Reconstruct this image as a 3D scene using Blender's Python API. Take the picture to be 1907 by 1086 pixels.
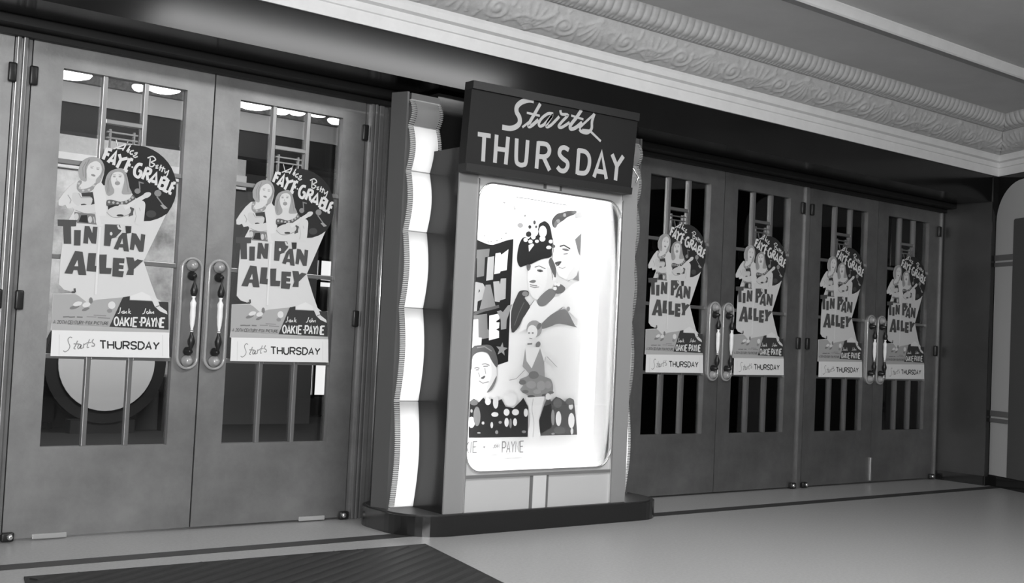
import bpy, bmesh, math, random
import numpy as np
from mathutils import Vector, Matrix
random.seed(7)
C = bpy.context.scene.collection
for o in list(bpy.data.objects): bpy.data.objects.remove(o)
sc = bpy.context.scene
# ------------------------------------------------------------------ camera
YAW, PITCH, ROLL, FPX = 0.6695, 0.0415, 0.0474, 2147.08
CAM = Vector((-1.5331, -5.3232, 0.9889))
fw = Vector((math.sin(YAW)*math.cos(PITCH), math.cos(YAW)*math.cos(PITCH), math.sin(PITCH)))
rt0 = Vector((math.cos(YAW), -math.sin(YAW), 0)); up0 = rt0.cross(fw)
rt = math.cos(ROLL)*rt0 + math.sin(ROLL)*up0; up = -math.sin(ROLL)*rt0 + math.cos(ROLL)*up0
cd = bpy.data.cameras.new('camera'); cam = bpy.data.objects.new('camera', cd); C.objects.link(cam)
cam.matrix_world = Matrix(((rt.x, up.x, -fw.x, CAM.x), (rt.y, up.y, -fw.y, CAM.y), (rt.z, up.z, -fw.z, CAM.z), (0, 0, 0, 1)))
cd.sensor_width = 36; cd.lens = 36*FPX/1907; cd.clip_start = .05
sc.camera = cam
# ------------------------------------------------------------------ world, lights, exposure
w = bpy.data.worlds.new('night'); sc.world = w; w.use_nodes = True
w.node_tree.nodes['Background'].inputs[0].default_value = (1, 1, 1, 1)
w.node_tree.nodes['Background'].inputs[1].default_value = 0.03
vs = sc.view_settings; vs.view_transform = 'Standard'; vs.look = 'None'; vs.exposure = 0; vs.gamma = 1; vs.use_curve_mapping = False
def area(name, loc, target, sx, sy, power, spread=180):
    l = bpy.data.lights.new(name, 'AREA'); l.shape = 'RECTANGLE'; l.size = sx; l.size_y = sy; l.energy = power; l.spread = math.radians(spread)
    o = bpy.data.objects.new(name, l); C.objects.link(o); o.location = loc
    o.rotation_euler = (Vector(target)-Vector(loc)).to_track_quat('-Z', 'Y').to_euler()
    return o
area('trough_light', (2.45, -2.62, 2.93), (2.45, -2.62, 0), 2.7, .5, 84)
area('marquee_light', (-1.6, -3.9, 2.8), (0.8, 0, 0.9), 2.2, 1.2, 60)
area('street_fill', (-3.5, -8.5, 2.6), (3.0, 0, 1.4), 2.5, 1.6, 680)  # broad frontal fill added from the street side, no fixture
# hidden area lights added to brighten the lobby, no fixtures of their own
area('lobby_fill', (1.7, 2.2, 2.45), (2.2, 4.5, 1.2), 2.4, .5, 4.5)
area('far_lobby_fill', (2.2, 3.4, 2.6), (2.2, 5.5, 0.9), 1.6, .4, 60)
CARD_ART=[
('p',0.035,0,[(0.5565,1.639),(0.5565,1.607),(0.5505,1.575),(0.5385,1.544),(0.5225,1.515),(0.5025,1.489),(0.4785,1.465),(0.4505,1.446),(0.4215,1.431),(0.3895,1.421),(0.3575,1.415),(0.3245,1.414),(0.2935,1.419),(0.2635,1.428),(0.2355,1.441),(0.2095,1.459),(0.1885,1.48),(0.1705,1.504),(0.1565,1.531),(0.1475,1.56),(0.1435,1.59),(0.1435,1.621),(0.1495,1.651),(0.1595,1.681),(0.1735,1.709),(0.1925,1.735),(0.2155,1.759),(0.2415,1.779),(0.2705,1.795),(0.3005,1.806),(0.3325,1.813),(0.3655,1.815),(0.3975,1.813),(0.4285,1.805),(0.4585,1.792),(0.4845,1.775),(0.5085,1.754),(0.5275,1.729),(0.5425,1.701),(0.5525,1.671)]),
('p',0.62,0,[(0.1465,1.731),(0.1115,1.712),(0.0925,1.67),(0.0955,1.638),(0.1105,1.618),(0.0865,1.614),(0.0585,1.586),(0.0315,1.548),(0.0125,1.515),(0.0155,1.494),(0.0305,1.493),(0.0445,1.5),(0.0545,1.484),(0.0705,1.489),(0.0835,1.493),(0.0845,1.478),(0.0645,1.436),(0.0645,1.435),(0.0425,1.366),(0.0415,1.309),(0.0385,1.253),(0.0385,1.14),(0.0615,1.118),(0.0925,1.111),(0.1045,1.104),(0.0145,1.096),(0.0165,0.964),(0.0145,0.933),(0.5605,0.951),(0.5535,1.09),(0.5195,1.088),(0.4935,1.102),(0.4615,1.171),(0.4185,1.275),(0.4615,1.378),(0.5145,1.507),(0.4945,1.492),(0.4735,1.48),(0.4375,1.466),(0.4065,1.462),(0.4095,1.51),(0.4075,1.549),(0.3815,1.559),(0.3535,1.57),(0.3305,1.612),(0.3175,1.66),(0.3065,1.687),(0.2875,1.696),(0.2655,1.692),(0.2355,1.676),(0.2195,1.648),(0.2165,1.608),(0.2085,1.609),(0.1995,1.62),(0.2085,1.659),(0.2105,1.684),(0.1995,1.715),(0.1795,1.73)]),
('p',0.36,1,[(0.1465,1.731),(0.1125,1.712),(0.0925,1.67),(0.0975,1.638),(0.1125,1.618),(0.1315,1.618),(0.1315,1.65),(0.1335,1.687),(0.1505,1.707),(0.1715,1.715),(0.1895,1.705),(0.1975,1.682),(0.1925,1.657),(0.1765,1.635),(0.1735,1.615),(0.1905,1.617),(0.2035,1.647),(0.2105,1.684),(0.1995,1.715),(0.1795,1.73)]),
('s',0.25,0.003,[(0.1245,1.705),(0.1105,1.676),(0.1165,1.637)]),
('s',0.25,0.004,[(0.1385,1.719),(0.1235,1.681),(0.1265,1.63)]),
('s',0.25,0.004,[(0.1955,1.706),(0.2045,1.679),(0.1935,1.641)]),
('p',0.66,1,[(0.1505,1.707),(0.1715,1.715),(0.1895,1.705),(0.1965,1.682),(0.1915,1.657),(0.1745,1.635),(0.1505,1.631),(0.1345,1.643),(0.1295,1.666),(0.1355,1.689)]),
('p',0.25,0,[(0.1705,1.646),(0.1685,1.644),(0.1655,1.643),(0.1605,1.643),(0.1565,1.644),(0.1525,1.646),(0.1505,1.648),(0.1505,1.651),(0.1515,1.652),(0.1555,1.653),(0.1595,1.653),(0.1635,1.653),(0.1675,1.651),(0.1695,1.649)]),
('p',0.35,0,[(0.1585,1.681),(0.1575,1.68),(0.1555,1.679),(0.1525,1.679),(0.1495,1.679),(0.1465,1.68),(0.1455,1.681),(0.1445,1.682),(0.1455,1.683),(0.1475,1.684),(0.1505,1.684),(0.1535,1.684),(0.1565,1.683),(0.1575,1.682)]),
('p',0.35,0,[(0.1855,1.678),(0.1845,1.677),(0.1825,1.676),(0.1795,1.676),(0.1765,1.676),(0.1745,1.677),(0.1725,1.678),(0.1715,1.679),(0.1725,1.68),(0.1745,1.681),(0.1775,1.682),(0.1805,1.681),(0.1835,1.681),(0.1855,1.679)]),
('s',0.4,0.003,[(0.1445,1.689),(0.1605,1.689)]),
('s',0.4,0.003,[(0.1725,1.686),(0.1875,1.685)]),
('p',0.3,1,[(0.0935,1.612),(0.1105,1.616),(0.1095,1.592),(0.1355,1.593),(0.1735,1.615),(0.1825,1.611),(0.1665,1.586),(0.1375,1.562),(0.1115,1.56),(0.0905,1.578)]),
('p',0.64,1,[(0.1025,1.595),(0.1335,1.619),(0.1675,1.63),(0.1725,1.618),(0.1485,1.592),(0.1085,1.578)]),
('p',0.5,0,[(0.1045,1.603),(0.1035,1.601),(0.1015,1.599),(0.0995,1.598),(0.0965,1.598),(0.0945,1.599),(0.0925,1.6),(0.0925,1.602),(0.0925,1.604),(0.0945,1.606),(0.0965,1.607),(0.0995,1.607),(0.1015,1.607),(0.1035,1.605)]),
('p',0.5,0,[(0.1255,1.574),(0.1245,1.572),(0.1235,1.57),(0.1205,1.569),(0.1185,1.568),(0.1155,1.569),(0.1135,1.571),(0.1135,1.573),(0.1135,1.575),(0.1155,1.576),(0.1175,1.578),(0.1205,1.578),(0.1225,1.577),(0.1245,1.576)]),
('p',0.5,0,[(0.1505,1.581),(0.1505,1.578),(0.1485,1.577),(0.1465,1.575),(0.1435,1.575),(0.1415,1.576),(0.1395,1.577),(0.1385,1.579),(0.1395,1.581),(0.1405,1.583),(0.1435,1.584),(0.1455,1.585),(0.1485,1.584),(0.1505,1.583)]),
('p',0.5,0,[(0.1715,1.603),(0.1705,1.601),(0.1695,1.599),(0.1665,1.598),(0.1645,1.597),(0.1615,1.598),(0.1595,1.599),(0.1595,1.601),(0.1595,1.604),(0.1615,1.605),(0.1635,1.607),(0.1665,1.607),(0.1685,1.606),(0.1705,1.605)]),
('p',0.5,0,[(0.1095,1.584),(0.1095,1.582),(0.1075,1.58),(0.1055,1.579),(0.1025,1.579),(0.1005,1.579),(0.0985,1.581),(0.0975,1.583),(0.0985,1.585),(0.0995,1.587),(0.1015,1.588),(0.1045,1.588),(0.1075,1.588),(0.1085,1.586)]),
('p',0.06,0,[(0.1115,1.56),(0.1625,1.572),(0.1765,1.519),(0.1575,1.512),(0.1535,1.549),(0.1165,1.545)]),
('p',0.56,1,[(0.0735,1.556),(0.1005,1.559),(0.1125,1.54),(0.1595,1.546),(0.1605,1.518),(0.1445,1.508),(0.1145,1.512),(0.1005,1.5),(0.0755,1.52)]),
('s',0.3,0.003,[(0.0525,1.546),(0.0685,1.524),(0.0635,1.508)]),
('s',0.3,0.003,[(0.1005,1.558),(0.1125,1.54),(0.1575,1.546)]),
('p',0.08,0,[(0.1385,1.511),(0.1375,1.509),(0.1335,1.507),(0.1285,1.505),(0.1225,1.505),(0.1175,1.505),(0.1135,1.506),(0.1125,1.508),(0.1135,1.51),(0.1175,1.512),(0.1225,1.513),(0.1275,1.514),(0.1335,1.513),(0.1365,1.512)]),
('p',0.6,1,[(0.0835,1.497),(0.1775,1.513),(0.1855,1.478),(0.1385,1.468),(0.0905,1.481)]),
('s',0.32,0.003,[(0.0905,1.48),(0.1385,1.468),(0.1835,1.477)]),
('p',0.2,0,[(0.0865,1.472),(0.1795,1.471),(0.1905,1.424),(0.1455,1.424),(0.1025,1.422),(0.0865,1.447)]),
('p',0.04,0,[(0.1075,1.429),(0.1175,1.46),(0.1435,1.464),(0.1505,1.428)]),
('p',0.55,0,[(0.1065,1.453),(0.1065,1.446),(0.1035,1.44),(0.0995,1.436),(0.0955,1.436),(0.0915,1.439),(0.0875,1.444),(0.0865,1.451),(0.0865,1.458),(0.0895,1.463),(0.0935,1.467),(0.0975,1.467),(0.1025,1.465),(0.1055,1.459)]),
('p',0.55,0,[(0.1675,1.446),(0.1675,1.439),(0.1645,1.433),(0.1615,1.43),(0.1575,1.43),(0.1535,1.432),(0.1505,1.437),(0.1485,1.444),(0.1495,1.45),(0.1515,1.456),(0.1555,1.459),(0.1595,1.46),(0.1635,1.457),(0.1665,1.452)]),
('s',0.5,0.004,[(0.1735,1.459),(0.1805,1.431)]),
('p',0.66,1,[(0.1735,1.603),(0.1905,1.616),(0.2085,1.607),(0.2195,1.572),(0.2265,1.54),(0.2305,1.5),(0.2245,1.427),(0.1895,1.425),(0.1825,1.472),(0.1715,1.535),(0.1665,1.582)]),
('p',0.34,1,[(0.2655,1.692),(0.2355,1.676),(0.2195,1.648),(0.2155,1.608),(0.2235,1.572),(0.2375,1.562),(0.2575,1.575),(0.2605,1.592),(0.2475,1.615),(0.2415,1.647),(0.2535,1.672),(0.2795,1.68),(0.2985,1.67),(0.3045,1.642),(0.2995,1.609),(0.2965,1.58),(0.3215,1.579),(0.3435,1.587),(0.3285,1.616),(0.3165,1.659),(0.3065,1.687),(0.2875,1.697)]),
('s',0.24,0.003,[(0.2445,1.667),(0.2315,1.63),(0.2365,1.582)]),
('s',0.24,0.003,[(0.3075,1.671),(0.3165,1.631),(0.3255,1.591)]),
('s',0.24,0.003,[(0.2285,1.645),(0.2255,1.605),(0.2325,1.573)]),
('p',0.66,1,[(0.2535,1.67),(0.2795,1.679),(0.2985,1.67),(0.3035,1.642),(0.2965,1.617),(0.2845,1.597),(0.2625,1.595),(0.2485,1.615),(0.2425,1.647)]),
('p',0.62,1,[(0.2625,1.601),(0.2885,1.603),(0.2975,1.576),(0.3395,1.576),(0.3315,1.558),(0.2925,1.542),(0.2525,1.546),(0.2475,1.562),(0.2595,1.574)]),
('p',0.3,0,[(0.2855,1.627),(0.2845,1.622),(0.2805,1.619),(0.2755,1.616),(0.2705,1.616),(0.2655,1.617),(0.2615,1.62),(0.2605,1.624),(0.2615,1.628),(0.2645,1.632),(0.2695,1.634),(0.2745,1.635),(0.2795,1.634),(0.2835,1.631)]),
('p',0.32,0,[(0.2635,1.655),(0.2635,1.654),(0.2615,1.652),(0.2585,1.651),(0.2555,1.651),(0.2525,1.651),(0.2505,1.652),(0.2495,1.653),(0.2505,1.655),(0.2525,1.656),(0.2545,1.657),(0.2575,1.658),(0.2605,1.657),(0.2625,1.656)]),
('p',0.32,0,[(0.2905,1.658),(0.2895,1.657),(0.2875,1.655),(0.2845,1.654),(0.2815,1.654),(0.2785,1.654),(0.2765,1.655),(0.2765,1.656),(0.2765,1.658),(0.2785,1.659),(0.2815,1.66),(0.2845,1.661),(0.2875,1.66),(0.2895,1.659)]),
('s',0.4,0.003,[(0.2485,1.661),(0.2625,1.663)]),
('s',0.4,0.003,[(0.2765,1.665),(0.2915,1.665)]),
('s',0.4,0.002,[(0.2685,1.648),(0.2665,1.638),(0.2745,1.638)]),
('p',0.12,1,[(0.2285,1.54),(0.2525,1.546),(0.2925,1.541),(0.3315,1.558),(0.3485,1.581),(0.3615,1.562),(0.3445,1.536),(0.2935,1.529),(0.2535,1.521),(0.2295,1.514)]),
('p',0.42,0,[(0.2455,1.534),(0.2445,1.532),(0.2435,1.529),(0.2415,1.528),(0.2385,1.528),(0.2365,1.529),(0.2345,1.53),(0.2335,1.533),(0.2345,1.536),(0.2355,1.538),(0.2375,1.539),(0.2405,1.54),(0.2425,1.539),(0.2445,1.537)]),
('p',0.42,0,[(0.2655,1.534),(0.2645,1.532),(0.2635,1.529),(0.2615,1.528),(0.2585,1.528),(0.2565,1.529),(0.2545,1.53),(0.2535,1.533),(0.2545,1.536),(0.2555,1.538),(0.2575,1.539),(0.2605,1.54),(0.2625,1.539),(0.2645,1.537)]),
('p',0.42,0,[(0.2855,1.532),(0.2855,1.529),(0.2835,1.527),(0.2815,1.526),(0.2785,1.526),(0.2765,1.527),(0.2745,1.528),(0.2735,1.531),(0.2745,1.534),(0.2755,1.536),(0.2785,1.537),(0.2805,1.538),(0.2835,1.537),(0.2845,1.535)]),
('p',0.42,0,[(0.3055,1.536),(0.3045,1.534),(0.3035,1.531),(0.3015,1.53),(0.2985,1.53),(0.2965,1.531),(0.2945,1.532),(0.2935,1.535),(0.2945,1.538),(0.2955,1.54),(0.2975,1.541),(0.3005,1.542),(0.3025,1.541),(0.3045,1.539)]),
('p',0.42,0,[(0.3255,1.546),(0.3245,1.543),(0.3235,1.541),(0.3205,1.539),(0.3185,1.539),(0.3155,1.54),(0.3145,1.542),(0.3135,1.544),(0.3135,1.547),(0.3155,1.549),(0.3175,1.551),(0.3205,1.551),(0.3225,1.55),(0.3245,1.548)]),
('p',0.42,0,[(0.3405,1.556),(0.3395,1.553),(0.3385,1.551),(0.3365,1.55),(0.3335,1.549),(0.3315,1.55),(0.3295,1.552),(0.3285,1.555),(0.3285,1.558),(0.3305,1.56),(0.3325,1.561),(0.3355,1.561),(0.3375,1.561),(0.3395,1.559)]),
('p',0.42,0,[(0.3535,1.568),(0.3525,1.565),(0.3515,1.563),(0.3485,1.561),(0.3465,1.561),(0.3435,1.562),(0.3425,1.564),(0.3415,1.566),(0.3415,1.569),(0.3435,1.571),(0.3455,1.573),(0.3485,1.573),(0.3505,1.572),(0.3525,1.57)]),
('p',0.04,0,[(0.2345,1.517),(0.2885,1.53),(0.2725,1.503),(0.2375,1.492)]),
('p',0.1,0,[(0.3385,1.523),(0.3575,1.517),(0.3595,1.487),(0.3345,1.476)]),
('p',0.62,0,[(0.1995,1.465),(0.2745,1.478),(0.3505,1.473),(0.3555,1.437),(0.2105,1.429)]),
('p',0.58,0,[(0.3445,1.508),(0.3415,1.495),(0.3275,1.482),(0.3055,1.472),(0.2805,1.466),(0.2565,1.466),(0.2395,1.471),(0.2315,1.481),(0.2335,1.494),(0.2475,1.507),(0.2685,1.518),(0.2935,1.524),(0.3175,1.524),(0.3355,1.518)]),
('s',0.3,0.003,[(0.2315,1.486),(0.2575,1.467),(0.2925,1.468),(0.3345,1.486)]),
('p',0.06,0,[(0.3115,1.479),(0.3095,1.477),(0.3055,1.474),(0.2985,1.473),(0.2905,1.472),(0.2835,1.472),(0.2795,1.474),(0.2775,1.476),(0.2785,1.478),(0.2835,1.481),(0.2905,1.482),(0.2975,1.483),(0.3045,1.483),(0.3095,1.481)]),
('s',0.64,0.019,[(0.3125,1.513),(0.3685,1.555),(0.4185,1.589)]),
('p',0.6,0,[(0.4335,1.598),(0.4345,1.592),(0.4315,1.586),(0.4255,1.579),(0.4175,1.574),(0.4085,1.571),(0.4005,1.572),(0.3955,1.575),(0.3945,1.58),(0.3975,1.587),(0.4035,1.594),(0.4115,1.599),(0.4205,1.601),(0.4285,1.601)]),
('p',0.62,1,[(0.3595,1.552),(0.3815,1.56),(0.4075,1.55),(0.4095,1.51),(0.4025,1.447),(0.3655,1.448),(0.3545,1.496),(0.3615,1.521)]),
('s',0.42,0.003,[(0.3615,1.513),(0.3695,1.481),(0.3655,1.452)]),
('s',0.42,0.003,[(0.3815,1.523),(0.3875,1.508)]),
('p',0.25,0,[(0.3835,1.601),(0.3825,1.596),(0.3785,1.591),(0.3735,1.588),(0.3665,1.587),(0.3605,1.589),(0.3565,1.593),(0.3545,1.598),(0.3555,1.604),(0.3595,1.609),(0.3655,1.612),(0.3715,1.613),(0.3775,1.611),(0.3815,1.607)]),
('s',0.22,0.006,[(0.3795,1.609),(0.3745,1.643),(0.3955,1.64)]),
('p',0.25,0,[(0.4845,1.603),(0.4825,1.596),(0.4785,1.59),(0.4715,1.586),(0.4635,1.586),(0.4565,1.588),(0.4515,1.593),(0.4495,1.599),(0.4505,1.606),(0.4545,1.612),(0.4615,1.616),(0.4695,1.617),(0.4765,1.615),(0.4815,1.61)]),
('s',0.25,0.006,[(0.4625,1.585),(0.4975,1.547)]),
('p',0.34,0,[(0.4815,1.546),(0.4975,1.551),(0.5195,1.535),(0.5015,1.529)]),
('p',0.07,0,[(0.4655,1.502),(0.4635,1.494),(0.4575,1.488),(0.4475,1.483),(0.4355,1.482),(0.4255,1.485),(0.4185,1.49),(0.4155,1.497),(0.4175,1.505),(0.4235,1.512),(0.4335,1.516),(0.4455,1.517),(0.4555,1.515),(0.4625,1.509)]),
('s',0.68,0.014,[(0.2165,1.781),(0.1995,1.727)]),
('s',0.68,0.014,[(0.2175,1.778),(0.2385,1.774)]),
('s',0.68,0.015,[(0.2105,1.755),(0.2265,1.751)]),
('s',0.68,0.015,[(0.2225,1.716),(0.2575,1.769),(0.2495,1.707)]),
('s',0.68,0.014,[(0.2345,1.727),(0.2545,1.725)]),
('s',0.68,0.014,[(0.2725,1.761),(0.2815,1.736),(0.3125,1.748)]),
('s',0.68,0.014,[(0.2815,1.736),(0.2655,1.697)]),
('s',0.68,0.015,[(0.3235,1.748),(0.3025,1.688)]),
('s',0.68,0.014,[(0.3245,1.746),(0.3385,1.742)]),
('s',0.68,0.015,[(0.3135,1.719),(0.3285,1.716)]),
('s',0.68,0.015,[(0.3035,1.69),(0.3165,1.686)]),
('p',0.6,0,[(0.3415,1.709),(0.3415,1.707),(0.3405,1.706),(0.3385,1.705),(0.3365,1.705),(0.3345,1.705),(0.3335,1.707),(0.3325,1.708),(0.3325,1.71),(0.3345,1.712),(0.3355,1.713),(0.3375,1.713),(0.3395,1.712),(0.3415,1.711)]),
('s',0.68,0.014,[(0.3845,1.725),(0.3665,1.726),(0.3505,1.703),(0.3505,1.676),(0.3665,1.665),(0.3775,1.676),(0.3795,1.692),(0.3675,1.696)]),
('s',0.68,0.014,[(0.4055,1.716),(0.3875,1.659)]),
('s',0.68,0.014,[(0.4045,1.714),(0.4255,1.707),(0.4195,1.688),(0.3995,1.687)]),
('s',0.68,0.014,[(0.4085,1.686),(0.4145,1.656)]),
('s',0.68,0.014,[(0.4185,1.647),(0.4535,1.694),(0.4555,1.638)]),
('s',0.68,0.014,[(0.4315,1.655),(0.4545,1.653)]),
('s',0.68,0.014,[(0.4845,1.682),(0.4675,1.627)]),
('s',0.68,0.014,[(0.4875,1.68),(0.5075,1.672),(0.5005,1.656),(0.4805,1.655)]),
('s',0.68,0.014,[(0.4945,1.655),(0.5015,1.639),(0.4905,1.625),(0.4695,1.627)]),
('s',0.68,0.014,[(0.5145,1.673),(0.4965,1.618),(0.5125,1.612)]),
('s',0.68,0.014,[(0.5375,1.661),(0.5185,1.609)]),
('s',0.68,0.014,[(0.5375,1.66),(0.5505,1.658)]),
('s',0.68,0.014,[(0.5295,1.638),(0.5445,1.634)]),
('s',0.68,0.014,[(0.5195,1.61),(0.5325,1.606)]),
('s',0.66,0.006,[(0.2445,1.782),(0.2795,1.8),(0.2995,1.81),(0.2865,1.78)]),
('s',0.66,0.006,[(0.2605,1.786),(0.2935,1.79)]),
('s',0.66,0.006,[(0.3225,1.809),(0.3055,1.778)]),
('s',0.66,0.007,[(0.3185,1.792),(0.3115,1.773)]),
('s',0.66,0.006,[(0.3395,1.787),(0.3245,1.781),(0.3245,1.769),(0.3365,1.77)]),
('s',0.66,0.006,[(0.3425,1.774),(0.3555,1.779),(0.3495,1.768),(0.3385,1.762),(0.3465,1.756),(0.3595,1.762)]),
('s',0.66,0.006,[(0.4195,1.762),(0.4185,1.729)]),
('s',0.66,0.006,[(0.4065,1.761),(0.4305,1.772),(0.4455,1.758),(0.4255,1.744),(0.4415,1.736),(0.4305,1.723),(0.4155,1.726)]),
('s',0.66,0.006,[(0.4465,1.728),(0.4585,1.733),(0.4495,1.719),(0.4615,1.721)]),
('s',0.66,0.006,[(0.4745,1.738),(0.4675,1.709)]),
('s',0.66,0.006,[(0.4865,1.731),(0.4785,1.704)]),
('s',0.66,0.006,[(0.4665,1.726),(0.4955,1.72)]),
('s',0.66,0.006,[(0.4925,1.714),(0.4955,1.701),(0.5065,1.711)]),
('s',0.66,0.006,[(0.5125,1.718),(0.5055,1.692),(0.4965,1.682),(0.4905,1.687)]),
('p',0.085,0,[(0.0135,1.43),(0.0975,1.436),(0.0965,1.408),(0.0745,1.405),(0.0805,1.326),(0.0475,1.324),(0.0395,1.402),(0.0165,1.401)]),
('p',0.085,0,[(0.0895,1.39),(0.1195,1.392),(0.1215,1.322),(0.0925,1.32)]),
('p',0.085,0,[(0.1335,1.334),(0.1355,1.413),(0.1565,1.414),(0.1715,1.383),(0.1725,1.413),(0.1935,1.414),(0.1915,1.336),(0.1705,1.337),(0.1545,1.364),(0.1555,1.333)]),
('p',0.085,0,[(0.2265,1.43),(0.2945,1.434),(0.3035,1.412),(0.2985,1.382),(0.2605,1.366),(0.2565,1.331),(0.2275,1.331)]),
('p',0.6,0,[(0.2635,1.39),(0.2635,1.386),(0.2615,1.383),(0.2595,1.381),(0.2565,1.381),(0.2535,1.383),(0.2515,1.385),(0.2515,1.389),(0.2515,1.392),(0.2535,1.395),(0.2555,1.397),(0.2585,1.397),(0.2605,1.396),(0.2625,1.393)]),
('p',0.085,0,[(0.3005,1.397),(0.3295,1.399),(0.3455,1.313),(0.3215,1.314),(0.3155,1.33),(0.2985,1.329),(0.2945,1.317),(0.2735,1.321)]),
('p',0.55,0,[(0.3105,1.372),(0.3155,1.346),(0.3025,1.345)]),
('p',0.085,0,[(0.3535,1.402),(0.3745,1.4),(0.3965,1.367),(0.3975,1.401),(0.4185,1.399),(0.4135,1.318),(0.3925,1.317),(0.3715,1.353),(0.3675,1.322),(0.3485,1.324)]),
('s',0.6,0.009,[(0.2855,1.431),(0.2925,1.417),(0.3155,1.413)]),
('s',0.6,0.008,[(0.3185,1.425),(0.3095,1.404),(0.2855,1.375)]),
('p',0.05,0,[(0.3205,1.431),(0.3495,1.433),(0.3495,1.401),(0.3265,1.396)]),
('p',0.085,0,[(0.0995,1.296),(0.1335,1.294),(0.1565,1.19),(0.1215,1.189),(0.1145,1.21),(0.0985,1.209),(0.0935,1.191),(0.0585,1.191)]),
('p',0.6,0,[(0.1125,1.255),(0.1175,1.227),(0.1005,1.226)]),
('p',0.085,0,[(0.1595,1.291),(0.1945,1.293),(0.1925,1.235),(0.2065,1.236),(0.2055,1.208),(0.1555,1.209)]),
('p',0.085,0,[(0.2085,1.288),(0.2435,1.291),(0.2435,1.23),(0.2695,1.23),(0.2675,1.203),(0.2155,1.201)]),
('p',0.085,0,[(0.2735,1.279),(0.3265,1.28),(0.3265,1.257),(0.3025,1.257),(0.3035,1.248),(0.3245,1.247),(0.3235,1.23),(0.3025,1.23),(0.3025,1.22),(0.3275,1.22),(0.3235,1.192),(0.2745,1.193)]),
('p',0.085,0,[(0.3335,1.286),(0.3685,1.287),(0.3745,1.27),(0.3875,1.281),(0.4165,1.277),(0.3735,1.233),(0.3735,1.206),(0.3385,1.205),(0.3475,1.231)]),
('s',0.7,0.01,[(0.2055,1.415),(0.2045,1.294),(0.2045,1.104)]),
('p',0.38,0,[(0.0155,1.095),(0.1115,1.1),(0.1265,1.094),(0.1655,1.066),(0.2145,1.081),(0.3285,1.098),(0.2795,0.961),(0.0165,0.963)]),
('s',0.1,0.009,[(0.0955,1.108),(0.1105,1.109)]),
('s',0.1,0.009,[(0.1075,1.126),(0.1105,1.108)]),
('p',0.2,0,[(0.1345,1.048),(0.1335,1.044),(0.1285,1.04),(0.1205,1.035),(0.1105,1.032),(0.1015,1.03),(0.0945,1.031),(0.0915,1.033),(0.0915,1.037),(0.0965,1.042),(0.1055,1.046),(0.1145,1.05),(0.1245,1.051),(0.1315,1.051)]),
('p',0.2,0,[(0.1795,1.042),(0.1795,1.038),(0.1755,1.034),(0.1695,1.03),(0.1625,1.026),(0.1545,1.025),(0.1495,1.025),(0.1465,1.027),(0.1465,1.03),(0.1495,1.034),(0.1555,1.038),(0.1635,1.042),(0.1705,1.044),(0.1765,1.043)]),
('p',0.2,0,[(0.1925,1.076),(0.1925,1.069),(0.1905,1.064),(0.1865,1.061),(0.1825,1.061),(0.1795,1.063),(0.1765,1.068),(0.1755,1.075),(0.1755,1.081),(0.1775,1.086),(0.1815,1.09),(0.1845,1.09),(0.1885,1.087),(0.1915,1.082)]),
('p',0.25,0,[(0.2845,1.033),(0.2835,1.029),(0.2805,1.026),(0.2755,1.024),(0.2695,1.023),(0.2645,1.025),(0.2615,1.028),(0.2595,1.032),(0.2605,1.036),(0.2635,1.039),(0.2685,1.041),(0.2745,1.042),(0.2795,1.04),(0.2835,1.037)]),
('p',0.66,0,[(0.1455,1.063),(0.1445,1.059),(0.1405,1.053),(0.1335,1.049),(0.1245,1.046),(0.1165,1.045),(0.1095,1.046),(0.1055,1.05),(0.1065,1.055),(0.1105,1.06),(0.1175,1.065),(0.1265,1.068),(0.1345,1.068),(0.1415,1.067)]),
('p',0.66,0,[(0.1825,1.061),(0.1825,1.055),(0.1785,1.05),(0.1725,1.046),(0.1645,1.043),(0.1575,1.043),(0.1505,1.045),(0.1475,1.049),(0.1475,1.054),(0.1505,1.059),(0.1565,1.064),(0.1645,1.066),(0.1725,1.067),(0.1785,1.065)]),
('p',0.66,0,[(0.2975,1.06),(0.2965,1.053),(0.2925,1.046),(0.2855,1.043),(0.2785,1.042),(0.2705,1.045),(0.2655,1.051),(0.2635,1.059),(0.2645,1.066),(0.2695,1.072),(0.2755,1.076),(0.2835,1.077),(0.2905,1.074),(0.2955,1.068)]),
('s',0.18,0.006,[(0.0645,0.994),(0.0865,0.996),(0.0965,0.995),(0.1175,0.997)]),
('s',0.18,0.006,[(0.1255,0.997),(0.1515,0.997)]),
('s',0.24,0.004,[(0.1695,1),(0.2135,1.001)]),
('s',0.24,0.005,[(0.2195,0.999),(0.2765,0.998)]),
('s',0.24,0.004,[(0.2005,1.009),(0.2575,1.009)]),
('t',0.14,0.003,'A 20TH CENTURY-FOX PICTURE',[(0.0255,0.978),(0.2705,0.981),(0.2695,0.968),(0.0235,0.963)]),
('p',0.05,0,[(0.2735,0.956),(0.3295,1.099),(0.3615,1.106),(0.3615,1.087),(0.4465,1.088),(0.5495,1.089),(0.5575,0.958)]),
('p',0.7,0,[(0.3655,1.107),(0.4175,1.13),(0.4715,1.108),(0.4665,1.091),(0.3635,1.089)]),
('p',0.64,0,[(0.4565,1.112),(0.4935,1.102),(0.5085,1.067),(0.5435,1.045),(0.5475,1.03),(0.5105,1.043),(0.4845,1.063)]),
('s',0.15,0.004,[(0.4875,1.062),(0.5085,1.071)]),
('t',0.72,0.007,'OAKIE',[(0.2965,1.005),(0.4055,1.007),(0.4035,0.966),(0.2975,0.966)]),
('p',0.7,0,[(0.4205,0.988),(0.4205,0.986),(0.4195,0.985),(0.4175,0.984),(0.4155,0.984),(0.4145,0.985),(0.4125,0.986),(0.4125,0.988),(0.4125,0.989),(0.4135,0.99),(0.4155,0.991),(0.4175,0.991),(0.4185,0.991),(0.4195,0.989)]),
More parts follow.
